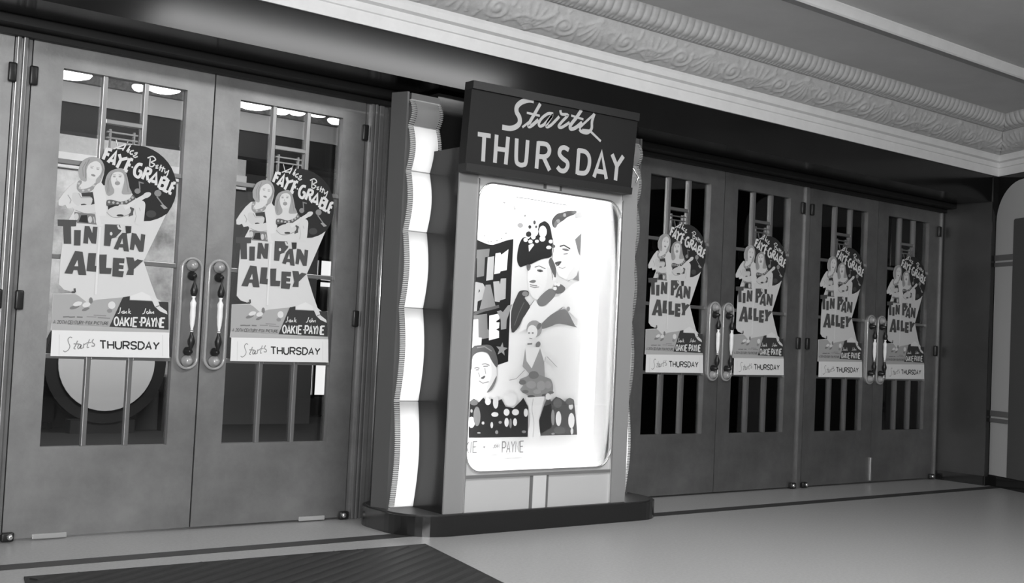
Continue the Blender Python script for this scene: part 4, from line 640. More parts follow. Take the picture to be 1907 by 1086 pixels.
bm = NB(); box(bm, 7.232, 7.25, WL, 0, 0, .075); box(bm, 7.232, 7.36, WL-.018, WL-.006, 0, .075); struct(from_bm('baseboard_right', bm, M_black), 'black baseboard along the right reveal', 'baseboard')
# soffit mouldings over the doors
bm = NB(); box(bm, -5, 7.25, -.12, .06, 2.245, 2.285, .006); box(bm, -5, 7.25, -.035, .06, 2.215, 2.245, .005); struct(from_bm('trim_3', bm, M_soffit), 'dark stepped head trim over the door tops', 'trim')
# cornice, swept along the header and mitred into the splayed wall
def xcorner(p): return XC-1.5707*p
def sweep(name, prof, hf=None, dx=.25, mats=None, smooth=True, xs0=-1.0):
    pm = max(p for p, z in prof); x1 = XC+.02
    xs = np.unique(np.concatenate([[-5.0], np.arange(xs0, x1, dx), [x1]])); ss = np.arange(0, 3.0+dx, dx)
    P = np.array(prof); n = len(P); t = np.gradient(P, axis=0); t /= np.linalg.norm(t, axis=1)[:, None]; nr = np.stack([t[:, 1], -t[:, 0]], 1)
    L = np.concatenate([[0], np.cumsum(np.linalg.norm(np.diff(P, axis=0), axis=1))]); L /= L[-1]
    verts = []; faces = []
    def strip(cols, front):
        b0 = len(verts); H = hf(np.array(cols), L) if hf else np.zeros((len(cols), n))
        for i, c in enumerate(cols):
            for j in range(n):
                p, z = P[j]+nr[j]*H[i, j]
                if front: verts.append((min(c, xcorner(p)), WL-p, z))
                else: verts.append(side(max(c, 1.5707*p), p, z))
        for i in range(len(cols)-1):
            for j in range(n-1):
                a = b0+i*n+j; faces.append((a, a+n, a+n+1, a+1))
    strip(xs, True); strip(ss, False)
    me = bpy.data.meshes.new(name); me.from_pydata(verts, [], faces); me.update(); return link(name, me, mats, None, smooth)
ZC = 2.90
struct(sweep('trim_4', [(-.02, 2.497), (0.012, 2.497), (.014, 2.515), (.016, 2.56), (.024, 2.565), (.028, 2.60), (.05, 2.61), (.056, 2.64), (.062, 2.655), (.055, 2.662)], mats=M_plaster, smooth=False), 'smooth pale plaster band along the bottom of the cornice', 'moulding')
def smin(a): return a
PER = .92
def frieze_h(s, L):
    S, T = np.meshgrid(np.asarray(s), L, indexing='ij'); U = (S % PER); V = T*.25     # metres across
    H = np.zeros_like(U)
    def ridge(pts, wd, ht):
        nonlocal H
        pts = np.array(pts); D = np.full(U.shape, 9.)
        for off in (-PER, 0, PER):
            for (x, y) in pts: D = np.minimum(D, (U-x-off)**2+(V-y)**2)
        H = np.maximum(H, ht*.5*np.exp(-D/(wd*wd)))
    def spiral(cx, cy, r0, turns, a0, sgn):
        th = np.linspace(0, turns*2*math.pi, 46); r = r0*(1-th/(turns*2*math.pi)*.88)
        return [(cx+a*math.cos(a0+sgn*b), cy+a*math.sin(a0+sgn*b)) for a, b in zip(r, th)]
    ridge(spiral(.20, .125, .085, 1.6, 2.6, 1), .011, .016); ridge(spiral(.66, .125, .085, 1.6, .5, -1), .011, .016)
    ridge([(.285+i*.29/20, .05+.15*(i/20)**1.0+.03*math.sin(i/20*6.28)) for i in range(21)], .012, .015)
    for cx, sg in ((.20, 1), (.66, -1)):
        for k in range(6):
            a = math.radians(30+k*58); ridge([(cx+sg*(.1+.012*j)*math.cos(a+.09*j), .125+(.1+.012*j)*.95*math.sin(a+.09*j)) for j in range(5)], .009, .013)
    for k in range(7):
        a = math.radians(-66+22*k); ridge([(.44+(.03+.018*j)*math.sin(a), .03+(.03+.022*j)*math.cos(a)) for j in range(8)], .008, .015)
    for k in range(7):
        a = math.radians(-66+22*k); ridge([(.90+(.03+.018*j)*math.sin(a), .22-(.03+.022*j)*math.cos(a)) for j in range(8)], .008, .015)
    ridge([(.44, .03)], .022, .022); ridge([(.90, .22)], .022, .022); ridge([(.2, .125)], .02, .02); ridge([(.66, .125)], .02, .02)
    edge = np.clip(np.minimum(T, 1-T)*12, 0, 1); return H*edge
struct(sweep('trim_5', [(.058+.142*k/26+.018*math.sin(math.pi*k/26), 2.655+.145*k/26-.018*math.sin(math.pi*k/26)) for k in range(27)], hf=frieze_h, dx=.0085, mats=M_frieze, xs0=-2.6), 'carved acanthus scroll frieze of the plaster cornice', 'moulding')
def egg_h(s, L):
    S, T = np.meshgrid(np.asarray(s), L, indexing='ij'); per = .058
    a = np.abs(((S/per) % 1)-.5)*2
    egg = .007*np.sqrt(np.clip(1-(a/.8)**2, 0, 1))*np.sin(np.clip((T-.3)/.7, 0, 1)*math.pi)**.5
    b = np.abs(((S/(per/2)) % 1)-.5)*2
    bead = .006*np.sqrt(np.clip(1-(b/.75)**2, 0, 1))*np.clip(1-((T-.14)/.12)**2, 0, 1)
    return np.maximum(egg, bead)
q = []
for k in range(16):
    t = k/15; q.append((.197+.115*t+.02*math.sin(t*math.pi), 2.800+.105*t-.028*math.sin(t*math.pi)))
struct(sweep('trim_6', q, hf=egg_h, dx=.0065, mats=M_frieze, xs0=-2.6), 'egg and dart moulding along the top of the cornice', 'moulding')
bm = NB(); box(bm, -5, 11, -1.325, .3, ZC, ZC+.1); struct(from_bm('ceiling', bm, M_ceil), 'flat grey plaster ceiling border next to the cornice', 'ceiling')
bm = NB(); box(bm, -5, 11, -9.5, -1.44, ZC+.045, ZC+.15); struct(from_bm('ceiling_panel', bm, M_ceil), 'raised grey ceiling field nearest the viewer', 'ceiling')
bm = NB(); prism(bm, [(-1.405, ZC-.012), (-1.40, ZC+.1), (-1.445, ZC+.1), (-1.445, ZC+.04), (-1.44, ZC+.03), (-1.425, ZC-.008), (-1.415, ZC-.016)], 'x', -5, 11)
struct(from_bm('trim_7', bm, M_plaster), 'raised pale moulding across the ceiling', 'moulding')
# ------------------------------------------------------------------ doors
W = .86; GX0 = .1385; GX1 = W-.1385; GZ0, GZ1 = .411, 2.1145
def stadium(cx, cz, hw, z0, z1, n=12):
    out = []
    for k in range(n+1): a = math.pi*k/n; out.append((cx+hw*math.cos(a), z1-hw+hw*math.sin(a)))
    for k in range(n+1): a = math.pi+math.pi*k/n; out.append((cx+hw*math.cos(a), z0+hw+hw*math.sin(a)))
    return out
M_hplate = mat('handle_plate', .27, .25, .5); M_rim = mat('lucite_rim', .32, .15, 0, spec=.9); M_grip = mat('grip_white', .85, .2)
def make_door(name, x0, hinge, label, handle=True):
    root = empty(name, (x0, 0, 0)); struct(root, label, 'door')
    a, b = x0+.0035, x0+W-.0035; g0, g1 = x0+GX0, x0+GX1
    bm = NB(); box(bm, a, g0, 0, .045, .012, 2.24); box(bm, g1, b, 0, .045, .012, 2.24); box(bm, g0, g1, 0, .045, .012, GZ0); box(bm, g0, g1, 0, .045, GZ1, 2.24)
    bmesh.ops.remove_doubles(bm, verts=bm.verts, dist=1e-5)
    from_bm('leaf', bm, M_door, root)
    bm = NB(); box(bm, g0, g1, .030, .034, GZ0, GZ1); from_bm('glass_pane', bm, M_glass, root)
    bm = NB(); mw = .011; c1 = g0+(g1-g0)/3; c2 = g0+2*(g1-g0)/3
    for c in (c1, c2): box(bm, c-mw, c+mw, .010, .040, GZ0, GZ1, .003)
    for (p, r, z) in ((g0, c1-mw, 1.697), (c2+mw, g1, 1.697), (c1+mw, c2-mw, 1.908), (g0, c1-mw, 1.266), (c2+mw, g1, 1.266), (g0, c1-mw, .817), (c1+mw, c2-mw, .817), (c2+mw, g1, .817)): box(bm, p, r, .012, .040, z-mw, z+mw, .003)
    from_bm('glazing_bars', bm, M_bar, root)
    bm = NB(); cm = (c1+c2)/2; h = .0035    # leaded motif in the upper middle light
    for dx in (-.056, .056): box(bm, cm+dx-h, cm+dx+h, .022, .036, 1.66, 1.875)
    for z in (1.862, 1.835): box(bm, cm-.072, cm+.072, .021, .036, z-h, z+h)
    for sgn in (-1, 1):
        tube(bm, [(cm+sgn*.028, .028, 1.83), (cm+sgn*.008, .028, 1.775), (cm+sgn*.03, .028, 1.70)], .0035)
    from_bm('leaded_motif', bm, M_bar, root)
    hx = a+.004 if hinge == 'l' else b-.004
    for z in (2.055, 1.06):
        bm = NB(); box(bm, hx-.018, hx+.018, -.022, .0, z-.043, z+.043, .008); from_bm('hinge', bm, M_hinge, root, True)
    sg = 1 if hinge == 'l' else -1
    bm = NB(); box(bm, hx-.028+.012*sg, hx+.028+.012*sg, -.03, 0, .004, .045, .01); from_bm('pivot_block', bm, M_hinge, root, True)
    bm = NB(); lathe(bm, [(.004, -.016), (.012, -.012), (.014, 0), (.004, .002)], (hx+.02*sg, -.028, .026), 'y', 12); from_bm('pivot_cap', bm, M_chrome, root, True)
    if x0 < 1: bm = NB(); xa = hx+.12*sg; box(bm, min(xa, xa+.15*sg), max(xa, xa+.15*sg), -.012, 0, .006, .028, .004); from_bm('foot_light_streak', bm, M_pale, root)  # pale bar imitates a reflected streak of light at the door foot
    if handle:
        hc = b-.0655 if hinge == 'l' else a+.0655
        bm = NB(); prism(bm, stadium(hc, 0, .054, .772, 1.312), 'y', -.010, 0); hd = from_bm('door_handle', bm, M_hplate, root); hd['label'] = 'long rounded pull plate'
        bm = NB(); tube(bm, [(x, -.016, z) for x, z in stadium(hc, 0, .050, .777, 1.307)], .0075, True); from_bm('rim', bm, M_rim, hd, True)
        for z in (1.272, .812):
            bm = NB(); lathe(bm, [(.030, 0), (.028, -.012), (.021, -.020), (.02, -.030), (.012, -.037), (.002, -.039)], (hc, -.010, z), 'y', 20); from_bm('boss', bm, M_rim, hd, True)
        for z in (1.222, .858):
            bm = NB(); lathe(bm, [(.022, 0), (.022, -.012), (.014, -.022), (.01, -.045), (.002, -.046)], (hc, -.010, z), 'y', 16); from_bm('bracket', bm, M_hinge, hd, True)
        bm = NB(); lathe(bm, [(.004, .855), (.006, .87), (.016, .895), (.018, .91), (.012, .93), (.007, .945), (.008, .96)], (hc, -.052, 0)); lathe(bm, [(.007, 1.118), (.016, 1.135), (.018, 1.152), (.012, 1.172), (.005, 1.19), (.004, 1.225)], (hc, -.052, 0)); from_bm('grip_collars', bm, M_hinge, hd, True)
        bm = NB(); lathe(bm, [(.006, .945), (.008, .955), (.006, .967), (.011, .99), (.014, 1.03), (.013, 1.07), (.015, 1.092), (.008, 1.105), (.006, 1.112), (.010, 1.122), (.006, 1.132)], (hc, -.052, 0)); from_bm('grip', bm, M_grip, hd, True)
    return root
XL, XR, GAP = -.0917, 3.6513, .095
make_door('door_1', XL, 'l', 'leftmost full bronze door, with a window card on its glass')
make_door('door_2', XL+W, 'r', 'second bronze door, between the leftmost door and the lit showcase')
make_door('door_3', XR, 'l', 'bronze door immediately right of the showcase')
make_door('door_4', XR+W, 'r', 'second bronze door right of the showcase')
make_door('door_5', XR+2*W+GAP, 'l', 'third bronze door right of the showcase')
d6 = make_door('door_6', XR+3*W+GAP, 'r', 'bronze door at the far right beside the dark reveal')
make_door('door_7', XL-.075-W, 'r', 'bronze door cut off at the left edge', handle=False)
bm = NB(); box(bm, XR+3*W+GAP-.008, XR+3*W+GAP+.006, -.012, 0, .02, .2, .004); f_ = from_bm('light_leak_strip', bm, M_chrome, d6); f_['label'] = 'polished strip standing in for light leaking between the doors'  # polished strip imitates the light leak at the foot of the seam
# jambs
def jamb(name, x0, x1, label, ribs):
    bm = NB(); box(bm, x0, x1, .004, .3, 0, 2.245)
    for (a, b, y) in ribs: box(bm, a, b, y, .01, 0, 2.245, .004)
    return struct(from_bm(name, bm, M_jamb), label, 'door frame')
jamb('trim_8', -.165, -.0925, 'narrow bronze mullion left of the leftmost full door', [(-.16, -.142, -.012), (-.135, -.115, -.02)])
jamb('trim_9', 1.632, 1.80, 'ribbed bronze jamb left of the showcase', [(1.655, 1.672, -.015), (1.675, 1.69, -.022), (1.705, 1.735, -.012)])
bm = NB(); lathe(bm, [(.010, 0), (.010, 2.245)], (1.768, -.008, 0), 'z', 12); struct(from_bm('trim_10', bm, M_chrome, smooth=True), 'slim polished rod on the jamb left of the showcase', 'trim')
jamb('trim_11', 3.555, 3.648, 'bronze jamb right of the showcase', [(3.60, 3.625, -.012)])
jamb('trim_12', XR+2*W+.002, XR+2*W+GAP-.002, 'bronze mullion between the two right hand pairs of doors', [(XR+2*W+.03, XR+2*W+.065, -.0105)])
jamb('trim_13', XR+4*W+GAP+.002, 7.25, 'bronze jamb at the far right doors', [(7.222, 7.238, -.0105)])
# ------------------------------------------------------------------ window cards: one built, five copies
OX = .9065   # card art is measured from the left edge of a door light
card = empty('window_card', (XL+W+GX0, 0, 0))
pr = Print(.0); pr.art(CARD_ART); pr2 = pr
o = from_bm('die_cut_card', pr.bm, pr.mats, None)
for v in o.data.vertices: v.co.y += -.0055
# give the card its board thickness behind the printing
bm = NB(); base = CARD_ART[1][3]; disc = CARD_ART[0][3]
o.parent = card
bm = NB(); prism(bm, [(a, b) for a, b in base], 'y', -.0052, -.0022); prism(bm, [(a, b) for a, b in disc], 'y', -.0046, -.0026)
bo = from_bm('card_board', bm, ink(.5), None); bo.parent = card
pr = Print(0); pr.art(STRIP_ART); so = from_bm('date_strip', pr.bm, pr.mats, None); so.parent = card; so['label'] = 'white strip with the opening day'
for v in so.data.vertices: v.co.y += -.0135
LAB = ['die-cut window card with two singers on the leftmost full door', 'die-cut window card on the door just left of the showcase', 'die-cut window card on the door just right of the showcase',
       'die-cut window card on the second door right of the showcase', 'die-cut window card on the third door right of the showcase', 'die-cut window card on the far right door']
XS = [XL, XL+W, XR, XR+W, XR+2*W+GAP, XR+3*W+GAP]
order = [1, 0, 2, 3, 4, 5]
for k, i in enumerate(order):
    c = card if k == 0 else copy_tree(card)
    c.location = (XS[i]+GX0, .008, 0); tag(c, LAB[i], 'poster', 'window cards on the door glass')
# ------------------------------------------------------------------ showcase
show = empty('poster_showcase', (2.45, -.35, 0)); tag(show, 'freestanding lit poster showcase between the two groups of doors, on a black base', 'display case')
bm = NB(); prism(bm, [(x, y) for x, y in rrect(1.605, 3.41, -.66, -.03, .24, 10)], 'z', 0, .098); 
from_bm('base', bm, mat('base_black', .012, .18, spec=.6), show)
bm = NB(); prism(bm, [(x, y) for x, y in rrect(1.625, 3.39, -.64, -.04, .23, 10)], 'z', .098, .104); from_bm('base_top', bm, M_dark, show)
M_side = mat('polished_side', .012, .16, spec=.3)
BX0, BX1, BY0, BY1, BZ0, BZ1 = 1.82, 3.07, -.62, -.33, .104, 1.945
bm = NB(); box(bm, BX0, BX0+.012, BY0+.012, BY1, BZ0, BZ1); box(bm, BX1-.012, BX1, BY0+.012, BY1, BZ0, BZ1); box(bm, BX0+.012, BX1-.012, BY0+.012, BY1, BZ1-.012, BZ1); box(bm, BX0+.012, BX1-.012, BY0+.012, BY1, BZ0, BZ0+.012); box(bm, BX0+.012, BX1-.012, BY1-.012, BY1, BZ0+.012, BZ1-.012)
from_bm('case_body', bm, M_side, show)
for xa in (BX0, 2.952):
    bm = NB(); box(bm, xa, xa+.118, BY0, BY0+.012, BZ0, BZ1, .002); from_bm('front_stile', bm, M_case, show)
# front panel with rounded window opening
WX0, WX1, WZ0, WZ1 = 1.945, 2.945, .305, 1.788
bm = NB(); outer = [(1.938, .104), (2.952, .104), (2.952, 1.945), (1.938, 1.945)]; inn = rrect(WX0, WX1, WZ0, WZ1, .10, 8)
def ringface(y, flip):
    iv = [bm.verts.new((x, y, z)) for x, z in inn]; ov = {k: bm.verts.new((x, y, z)) for k, (x, z) in enumerate(outer)}
    # corner order in inn: top right, top left, bottom left, bottom right
    cor = [2, 3, 0, 1]; n = 9; fs = []
    for c in range(4):
        O = ov[cor[c]]
        for k in range(n-1): fs.append(bm.faces.new((iv[c*n+k], iv[c*n+k+1], O)))
        O2 = ov[cor[(c+1) % 4]]; fs.append(bm.faces.new((iv[c*n+n-1], iv[((c+1) % 4)*n], O2, O)))
    return iv, ov
i1, o1 = ringface(-.614, 0); i2, o2 = ringface(-.600, 1)
for k in range(len(i1)): bm.faces.new((i1[k], i1[(k+1) % len(i1)], i2[(k+1) % len(i1)], i2[k]))
bmesh.ops.recalc_face_normals(bm, faces=bm.faces)
from_bm('front_panel', bm, M_panel, show)
bm = NB(); tube(bm, [(x, -.617, z) for x, z in rrect(WX0, WX1, WZ0, WZ1, .10, 8)], .005, True); from_bm('window_rim', bm, M_chrome, show, True)
bm = NB(); box(bm, WX0-.02, WX1+.02, -.600, -.596, WZ0-.02, WZ1+.02); from_bm('window_glass', bm, M_cglass, show)
for xe in (1.9405, 2.9505):
    bm = NB(); box(bm, xe-.005, xe+.005, -.626, -.612, .104, 1.80, .003); from_bm('edge_strip', bm, M_chrome, show)
for za, zb in ((.104, .285), (1.80, 1.945)):
    bm = NB(); box(bm, 2.392, 2.482, -.622, -.614, za, zb, .002); from_bm('centre_strip', bm, mat('strip_enamel', .60, .4), show)
    for xe in (2.374, 2.482):
        bm = NB(); box(bm, xe, xe+.018, -.618, -.614, za, zb); from_bm('strip_edging', bm, mat('edging', .14, .4), show)
bm = NB(); box(bm, 1.938, 2.952, -.624, -.612, .276, .292, .003); from_bm('sill_bar', bm, mat('sill_metal', .35, .3, .6), show)
# white liner of the light box
bm = NB(); box(bm, BX0+.016, BX1-.016, -.352, -.346, .12, 1.93); box(bm, BX0+.013, BX0+.017, -.598, -.35, .12, 1.93); box(bm, BX1-.017, BX1-.013, -.598, -.35, .12, 1.93); box(bm, BX0+.016, BX1-.016, -.598, -.35, 1.92, 1.93); box(bm, BX0+.016, BX1-.016, -.598, -.35, .12, .13)
from_bm('liner', bm, M_white, show)
for nm, x, s in (('left', 1.855, 1), ('right', 3.035, -1)):
    l = area('case_tube_light', (x, -.575, 1.03), (x+s*.25, -.40, 1.03), .03, 1.65, 7.6 if s > 0 else 4)
area('case_top_light', (2.44, -.575, 1.895), (2.44, -.42, 1.5), 1.0, .03, 6); area('case_bottom_light', (2.44, -.575, .155), (2.44, -.42, .45), 1.0, .03, 2.4)
# the columns with bulging opal glass
SEAM = [2.20, 2.066, 1.831, 1.521, 1.126, .647, .106]
M_fin = mat('fin_enamel', .08, .4); M_bead = opal('bead_glass', .8)
def bulge(z):
    for a, b in zip(SEAM, SEAM[1:]):
        if b <= z <= a: return .030*math.sin(math.pi*(a-z)/(a-b))
    return 0
def column(xa, xb, fin, s, label, PW, lean, bl):   # xa..xb the lit face, fin the outer board
    bm = NB(); f0, f1 = min(fin, fin+.012*s), max(fin, fin+.012*s); prism(bm, [(fin, -.265), (fin+.012*s, -.265), (fin+(.012+lean)*s, -.358), (fin+lean*s, -.358)], 'z', .104, 2.235)
    x0, x1 = (fin+.012*s, xb) if s > 0 else (xb, fin+.012*s)
    box(bm, min(x0, x1), max(x0, x1), -.275, -.265, .104, 2.235)
    xi = xb+.024*s; box(bm, min(xi, xi+.006*s), max(xi, xi+.006*s), -.325, -.265, .104, 2.235)
    col = from_bm('light_column', bm, M_fin, show); col['label'] = label
    lo, hi = min(xa, xb), max(xa, xb)
    for z in SEAM:
        bm = NB(); box(bm, lo-.02, hi+.02, -.346, -.276, z-.003, z+.003); from_bm('shelf', bm, mat('shelf_paint', .3, .6), col)
    bm = NB(); box(bm, lo-.018, hi+.018, -.345, -.276, 2.203, 2.235); from_bm('cap', bm, M_fin, col)
    for k, (a, b) in enumerate(zip(SEAM, SEAM[1:])):
        bm = NB(); N = 10; R = []
        for i in range(N+1):
            z = a-.003-(a-b-.006)*i/N; y = -.350-.030*math.sin(math.pi*i/N); R.append([bm.verts.new((x, y, z)) for x in (lo, lo+(hi-lo)/3, lo+2*(hi-lo)/3, hi)])
        for p, q_ in zip(R, R[1:]):
            for i in range(3): bm.faces.new((p[i], q_[i], q_[i+1], p[i+1]))
        from_bm('glass_segment', bm, M_opal, col, True)
        if PW[k]:
            h = a-b; xm = (lo+hi)/2-.010*s; area('column_tube_light', (xm, -.280, b+h*.45), (xm, -.35, b+h*.45), .195, h*.84, PW[k]*h/.4*.62)
    for xe, sg, bw in ((xa, -s, bl), (xb, s, .022)):
        bm = NB(); z = SEAM[-1]+.01
        while z < SEAM[0]:
            y = -.350-bulge(z); x0, x1 = sorted((xe, xe+sg*bw))
            lathe(bm, [(.0015, x0), (.0036, x0+.004), (.0036, x1-.004), (.0015, x1)], (0, y, z), 'x', 6); z += .0098
        from_bm('bead_trim', bm, M_bead, col, True)
column(1.704, 1.845, 1.617, 1, 'lit column on the left of the showcase', [0, .8, 1.05, .95, 1.05, 1.0], .036, .034); column(3.312, 3.13, 3.345, -1, 'column on the right of the showcase', [0, .1, .1, .1, .2, 1.2], 0, .022)
bm = NB(); box(bm, 1.876, 3.10, -.31, -.06, .104, 2.27); from_bm('back_board', bm, M_black, show)
# poster inside the case
po = empty('film_poster', (2.35, -.46, .29)); tag(po, 'large film poster with a couple, a dancer and a crowd inside the lit showcase', 'poster')
bm = NB(); box(bm, 1.87, 2.825, -.468, -.463, .29, 1.80); from_bm('sheet', bm, ink(.86), po)
pr = Print(-.4683, 2.5e-5); pr.art(POSTER_ART); from_bm('printing', pr.bm, pr.mats, po)
# sign
sg_ = empty('hanging_sign', (2.39, -.67, 1.83)); tag(sg_, 'dark board reading Starts Thursday, hung over the top of the showcase', 'sign')
bm = NB(); prism(bm, [(1.818, 2.232), (2.977, 2.246), (2.948, 1.866), (1.800, 1.854)], 'y', -.689, -.63); from_bm('board', bm, mat('sign_board', .012, .6, spec=.25), sg_)
bm = NB(); prism(bm, [(1.820, 2.272), (2.981, 2.290), (2.978, 2.246), (1.818, 2.232)], 'y', -.700, -.628); from_bm('rail', bm, mat('sign_rail', .02, .45, spec=.3), sg_)
bm = NB(); prism(bm, [(1.801, 1.854), (2.949, 1.866), (2.945, 1.828), (1.799, 1.814)], 'y', -.700, -.628); from_bm('rail', bm, mat('sign_rail', .02, .45, spec=.3), sg_)
pr = Print(-.6893, 2e-5); pr.art(SIGN_ART); from_bm('lettering', pr.bm, pr.mats, sg_)
bm = NB(); tube(bm, [(2.93, -.62, 2.0), (2.99, -.66, 1.98), (3.0, -.69, 1.93), (2.985, -.69, 1.90)], .006); from_bm('bracket', bm, M_chrome, sg_, True)
# ------------------------------------------------------------------ ribbed mat
bm = NB(); A_, B_, D_ = Vector((-.205, -.755)), Vector((1.60, -.795)), Vector((1.38, -1.75))
E_ = A_+(D_-B_)
prism(bm, [tuple(A_), tuple(B_), tuple(D_), tuple(E_)], 'z', .0, .006); M_rib = mat('rib_rubber', .018, .6)
mt = from_bm('floor_mat', bm, M_rubber, base=(.7, -1.2, 0)); tag(mt, 'dark ribbed rubber mat on the floor before the left doors', 'mat')
bm = NB(); rd = Vector((.857, .516)); rd.normalize()
ua, va = B_-A_, E_-A_; det = ua.x*va.y-ua.y*va.x
def inside(p):
    r = p-A_; a = (r.x*va.y-r.y*va.x)/det; b = (ua.x*r.y-ua.y*r.x)/det; return .012 < a < .988 and .025 < b < .975
nd = Vector((-rd.y, rd.x))
for k in range(-30, 40):
    p0 = A_+nd*(k*.066); run = None; t = -2.5
    while t < 4:
        ok = inside(p0+rd*t)
        if ok and run is None: run = t
        if (not ok) and run is not None:
            a, b = p0+rd*run, p0+rd*(t-.02)
            if (b-a).length > .03:
                h = nd*.023; g = nd*.013
                L = [(a-h, .006), (a-g, .0105), (a+g, .0105), (a+h, .006)]; R = [(b-h, .006), (b-g, .0105), (b+g, .0105), (b+h, .006)]
                va_ = [bm.verts.new((p.x, p.y, z)) for p, z in L]; vb_ = [bm.verts.new((p.x, p.y, z)) for p, z in R]
                for i in range(3): bm.faces.new((va_[i], vb_[i], vb_[i+1], va_[i+1]))
                bm.faces.new(va_); bm.faces.new(vb_[::-1])
            run = None
        t += .02
bmesh.ops.recalc_face_normals(bm, faces=bm.faces); from_bm('ribs', bm, M_rib, mt)
# ------------------------------------------------------------------ framed display on the splayed wall
fr = empty('display_frame', side(.45, .02, .09)); tag(fr, 'tall pale rounded display frame with a dark centre on the splayed right wall', 'display frame')
def sprism(bm, poly, p0, p1):
    A = [bm.verts.new(side(s, p0, z)) for s, z in poly]; B = [bm.verts.new(side(s, p1, z)) for s, z in poly]; n = len(poly)
    fs = [bm.faces.new(A), bm.faces.new(B)]
    for i in range(n): fs.append(bm.faces.new((A[i], B[i], B[(i+1) % n], A[(i+1) % n])))
    bmesh.ops.recalc_face_normals(bm, faces=fs)
def half(s0, s1, z0, z1, r, n=10):
    out = [(s0, z0), (s1, z0)]
    for k in range(n+1): a = math.radians(90*k/n); out.append((s1-r+r*math.cos(a), z1-r+r*math.sin(a)))
    for k in range(n+1): a = math.radians(90+90*k/n); out.append((s0+r+r*math.cos(a), z1-r+r*math.sin(a)))
    return out
bm = NB(); sprism(bm, half(.02, 1.35, .088, 2.44, .32), .002, .02); from_bm('border', bm, mat('frame_pale', .40, .5), fr)
bm = NB(); sprism(bm, half(.245, 1.125, .088, 2.13, .02), .02, .026); from_bm('centre_panel', bm, mat('frame_dark', .07, .5), fr)
for z in (1.83, .58):
    bm = NB()
    for dz, h in ((-.055, .016), (0, .022)): sprism(bm, [(.022, z+dz-h), (.243, z+dz-h), (.243, z+dz+h), (.022, z+dz+h)], .02, .028)
    from_bm('cross_band', bm, mat('band_grey', .12, .4), fr)
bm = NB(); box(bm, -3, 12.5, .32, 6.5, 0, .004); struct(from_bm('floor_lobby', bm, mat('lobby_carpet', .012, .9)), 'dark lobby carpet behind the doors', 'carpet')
# ------------------------------------------------------------------ lobby seen through the glass
bm = NB(); box(bm, -3, 13, .3, 7.2, 2.78, 2.9); struct(from_bm('ceiling_lobby', bm, M_ceil), 'lobby ceiling seen through the door glass', 'ceiling')
bm = NB(); box(bm, -3, 12, 2.93, 3.1, 2.30, 2.50, mi=0); box(bm, -3, 12, 2.91, 3.1, 2.50, 2.64, mi=1); box(bm, -3, 12, 2.86, 3.1, 2.64, 2.78, mi=2)
struct(from_bm('wall_lobby_beam', bm, [M_dark, M_plaster, mat('lobby_frieze', .2, .7, noise=(22, .5))]), 'lobby beam with a pale band seen through the glass', 'wall')
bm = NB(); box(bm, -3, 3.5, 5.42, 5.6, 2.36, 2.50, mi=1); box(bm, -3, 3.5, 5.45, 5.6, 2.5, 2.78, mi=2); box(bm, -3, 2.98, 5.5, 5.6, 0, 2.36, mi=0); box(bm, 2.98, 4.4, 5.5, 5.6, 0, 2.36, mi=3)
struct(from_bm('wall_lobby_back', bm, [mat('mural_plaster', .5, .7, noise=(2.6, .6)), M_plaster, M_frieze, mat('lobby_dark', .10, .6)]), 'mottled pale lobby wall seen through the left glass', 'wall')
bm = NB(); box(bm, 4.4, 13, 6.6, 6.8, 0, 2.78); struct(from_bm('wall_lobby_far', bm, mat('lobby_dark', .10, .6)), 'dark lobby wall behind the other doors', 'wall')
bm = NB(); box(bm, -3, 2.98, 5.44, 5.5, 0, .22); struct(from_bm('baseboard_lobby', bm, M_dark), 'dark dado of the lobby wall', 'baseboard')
LLAB = ['glowing lobby lamp seen at the top left pane of the leftmost full door', 'small glowing lobby lamp at the top middle pane of the leftmost full door', 'glowing lobby lamp seen at the top right pane of the leftmost full door',
        'glowing lobby lamp at the top left pane of the second door', 'first glowing lobby lamp in the top middle pane of the second door', 'second glowing lobby lamp in the top middle pane of the second door',
        'flat glowing lobby lamp in the top right pane of the second door', 'small lower glowing lobby lamp at the right edge of the second door glass']
LAMPS = ((.80, 2.578, .14), (1.258, 2.572, .045), (1.43, 2.59, .12), (2.11, 2.588, .13), (2.326, 2.584, .075), (2.458, 2.597, .07), (2.633, 2.612, .08), (2.788, 2.58, .065))
for k, (x, z, r) in enumerate(LAMPS):
    lp = empty('ceiling_lamp', (x, 2.4, z-.02)); tag(lp, LLAB[k], 'lamp', 'lobby ceiling lamps')
    bm = NB(); lathe(bm, [(.01, 0), (r*.6, .006), (r*.92, .02), (r, .035), (r*.9, .042), (.02, .046)], (x, 2.4, z-.02), 'z', 18); from_bm('bowl', bm, mat('lamp_glow', .9, .5, emit=5), lp, True)
    bm = NB(); lathe(bm, [(.012, .044), (.012, 2.755-z), (.04, 2.765-z), (.04, 2.80-z)], (x, 2.4, z-.02), 'z', 10); from_bm('stem', bm, M_hinge, lp, True)
rp = empty('round_panel', (1.98, 4.75, .62)); tag(rp, 'large pale disc in a dark ring standing in the lobby behind the leftmost full door', 'disc')
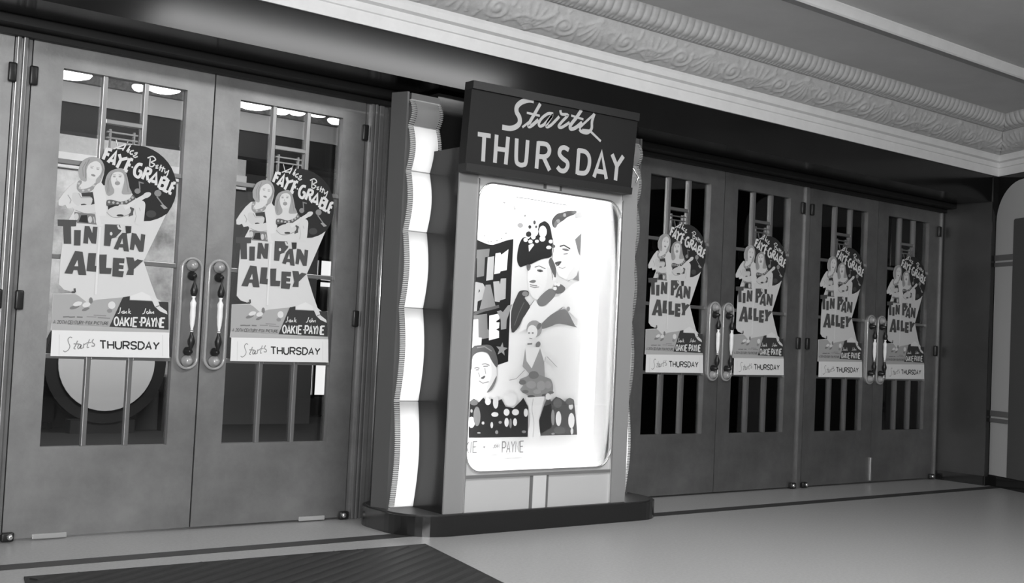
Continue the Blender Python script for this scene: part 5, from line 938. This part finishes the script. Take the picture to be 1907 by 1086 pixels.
def ydisc(bm, r, y0, y1, cx, cz, n=40): prism(bm, [(cx+r*math.cos(2*math.pi*k/n), cz+r*math.sin(2*math.pi*k/n)) for k in range(n)], 'y', y0, y1)
bm = NB(); ydisc(bm, .53, 4.75, 4.85, 1.98, .62); from_bm('ring', bm, M_dark, rp)
bm = NB(); ydisc(bm, .42, 4.735, 4.75, 1.98, .62); from_bm('disc', bm, mat('disc_white', .8, .5), rp)
bm = NB(); box(bm, 1.7, 2.26, 4.76, 4.9, 0, .12); from_bm('stand', bm, M_dark, rp)
cb = empty('low_cabinet', (2.5, 5.1, 0)); tag(cb, 'dark low cabinet in the lobby to the right of the pale disc', 'cabinet')
bm = NB(); box(bm, 2.36, 2.62, 5.0, 5.3, 0, .36, .01); from_bm('body', bm, mat('cabinet_grey', .09, .6), cb)
bm = NB(); box(bm, 2.56, 2.80, 4.9, 5.3, 0, .50, .01); from_bm('upright', bm, M_dark, cb)
ls = empty('low_screen', (1.3, 5.3, 0)); tag(ls, 'dark low screen in the lobby to the left of the pale disc', 'screen')
bm = NB(); box(bm, .8, 1.72, 5.28, 5.32, .06, .62, .01); from_bm('panel', bm, M_dark, ls)
for x in (.85, 1.67):
    bm = NB(); box(bm, x-.02, x+.02, 5.22, 5.38, .004, .06); from_bm('foot', bm, M_hinge, ls)
wn = empty('window_1', (5.03, 6.5, 0)); struct(wn, 'bright lobby window with dark bars seen through the second door', 'window')
for x0, x1, z0, z1 in ((4.84, 5.0, .24, .70), (5.0, 5.22, .24, .70), (4.86, 5.0, 1.57, 1.80), (5.0, 5.22, 1.57, 1.80), (5.0, 5.20, 1.50, 1.55)):
    bm = NB(); box(bm, x0+.014, x1-.014, 6.56, 6.58, z0, z1); from_bm('pane', bm, mat('lit_pane', .9, .5, emit=1.1), wn)
bm = NB()
for x in (4.84, 5.0, 5.22): box(bm, x-.014, x+.014, 6.53, 6.58, .2, 1.84)
for z in (.23, .715, 1.56, 1.81): box(bm, 4.83, 5.23, 6.53, 6.58, z-.012, z+.012)
from_bm('frame', bm, M_dark, wn)
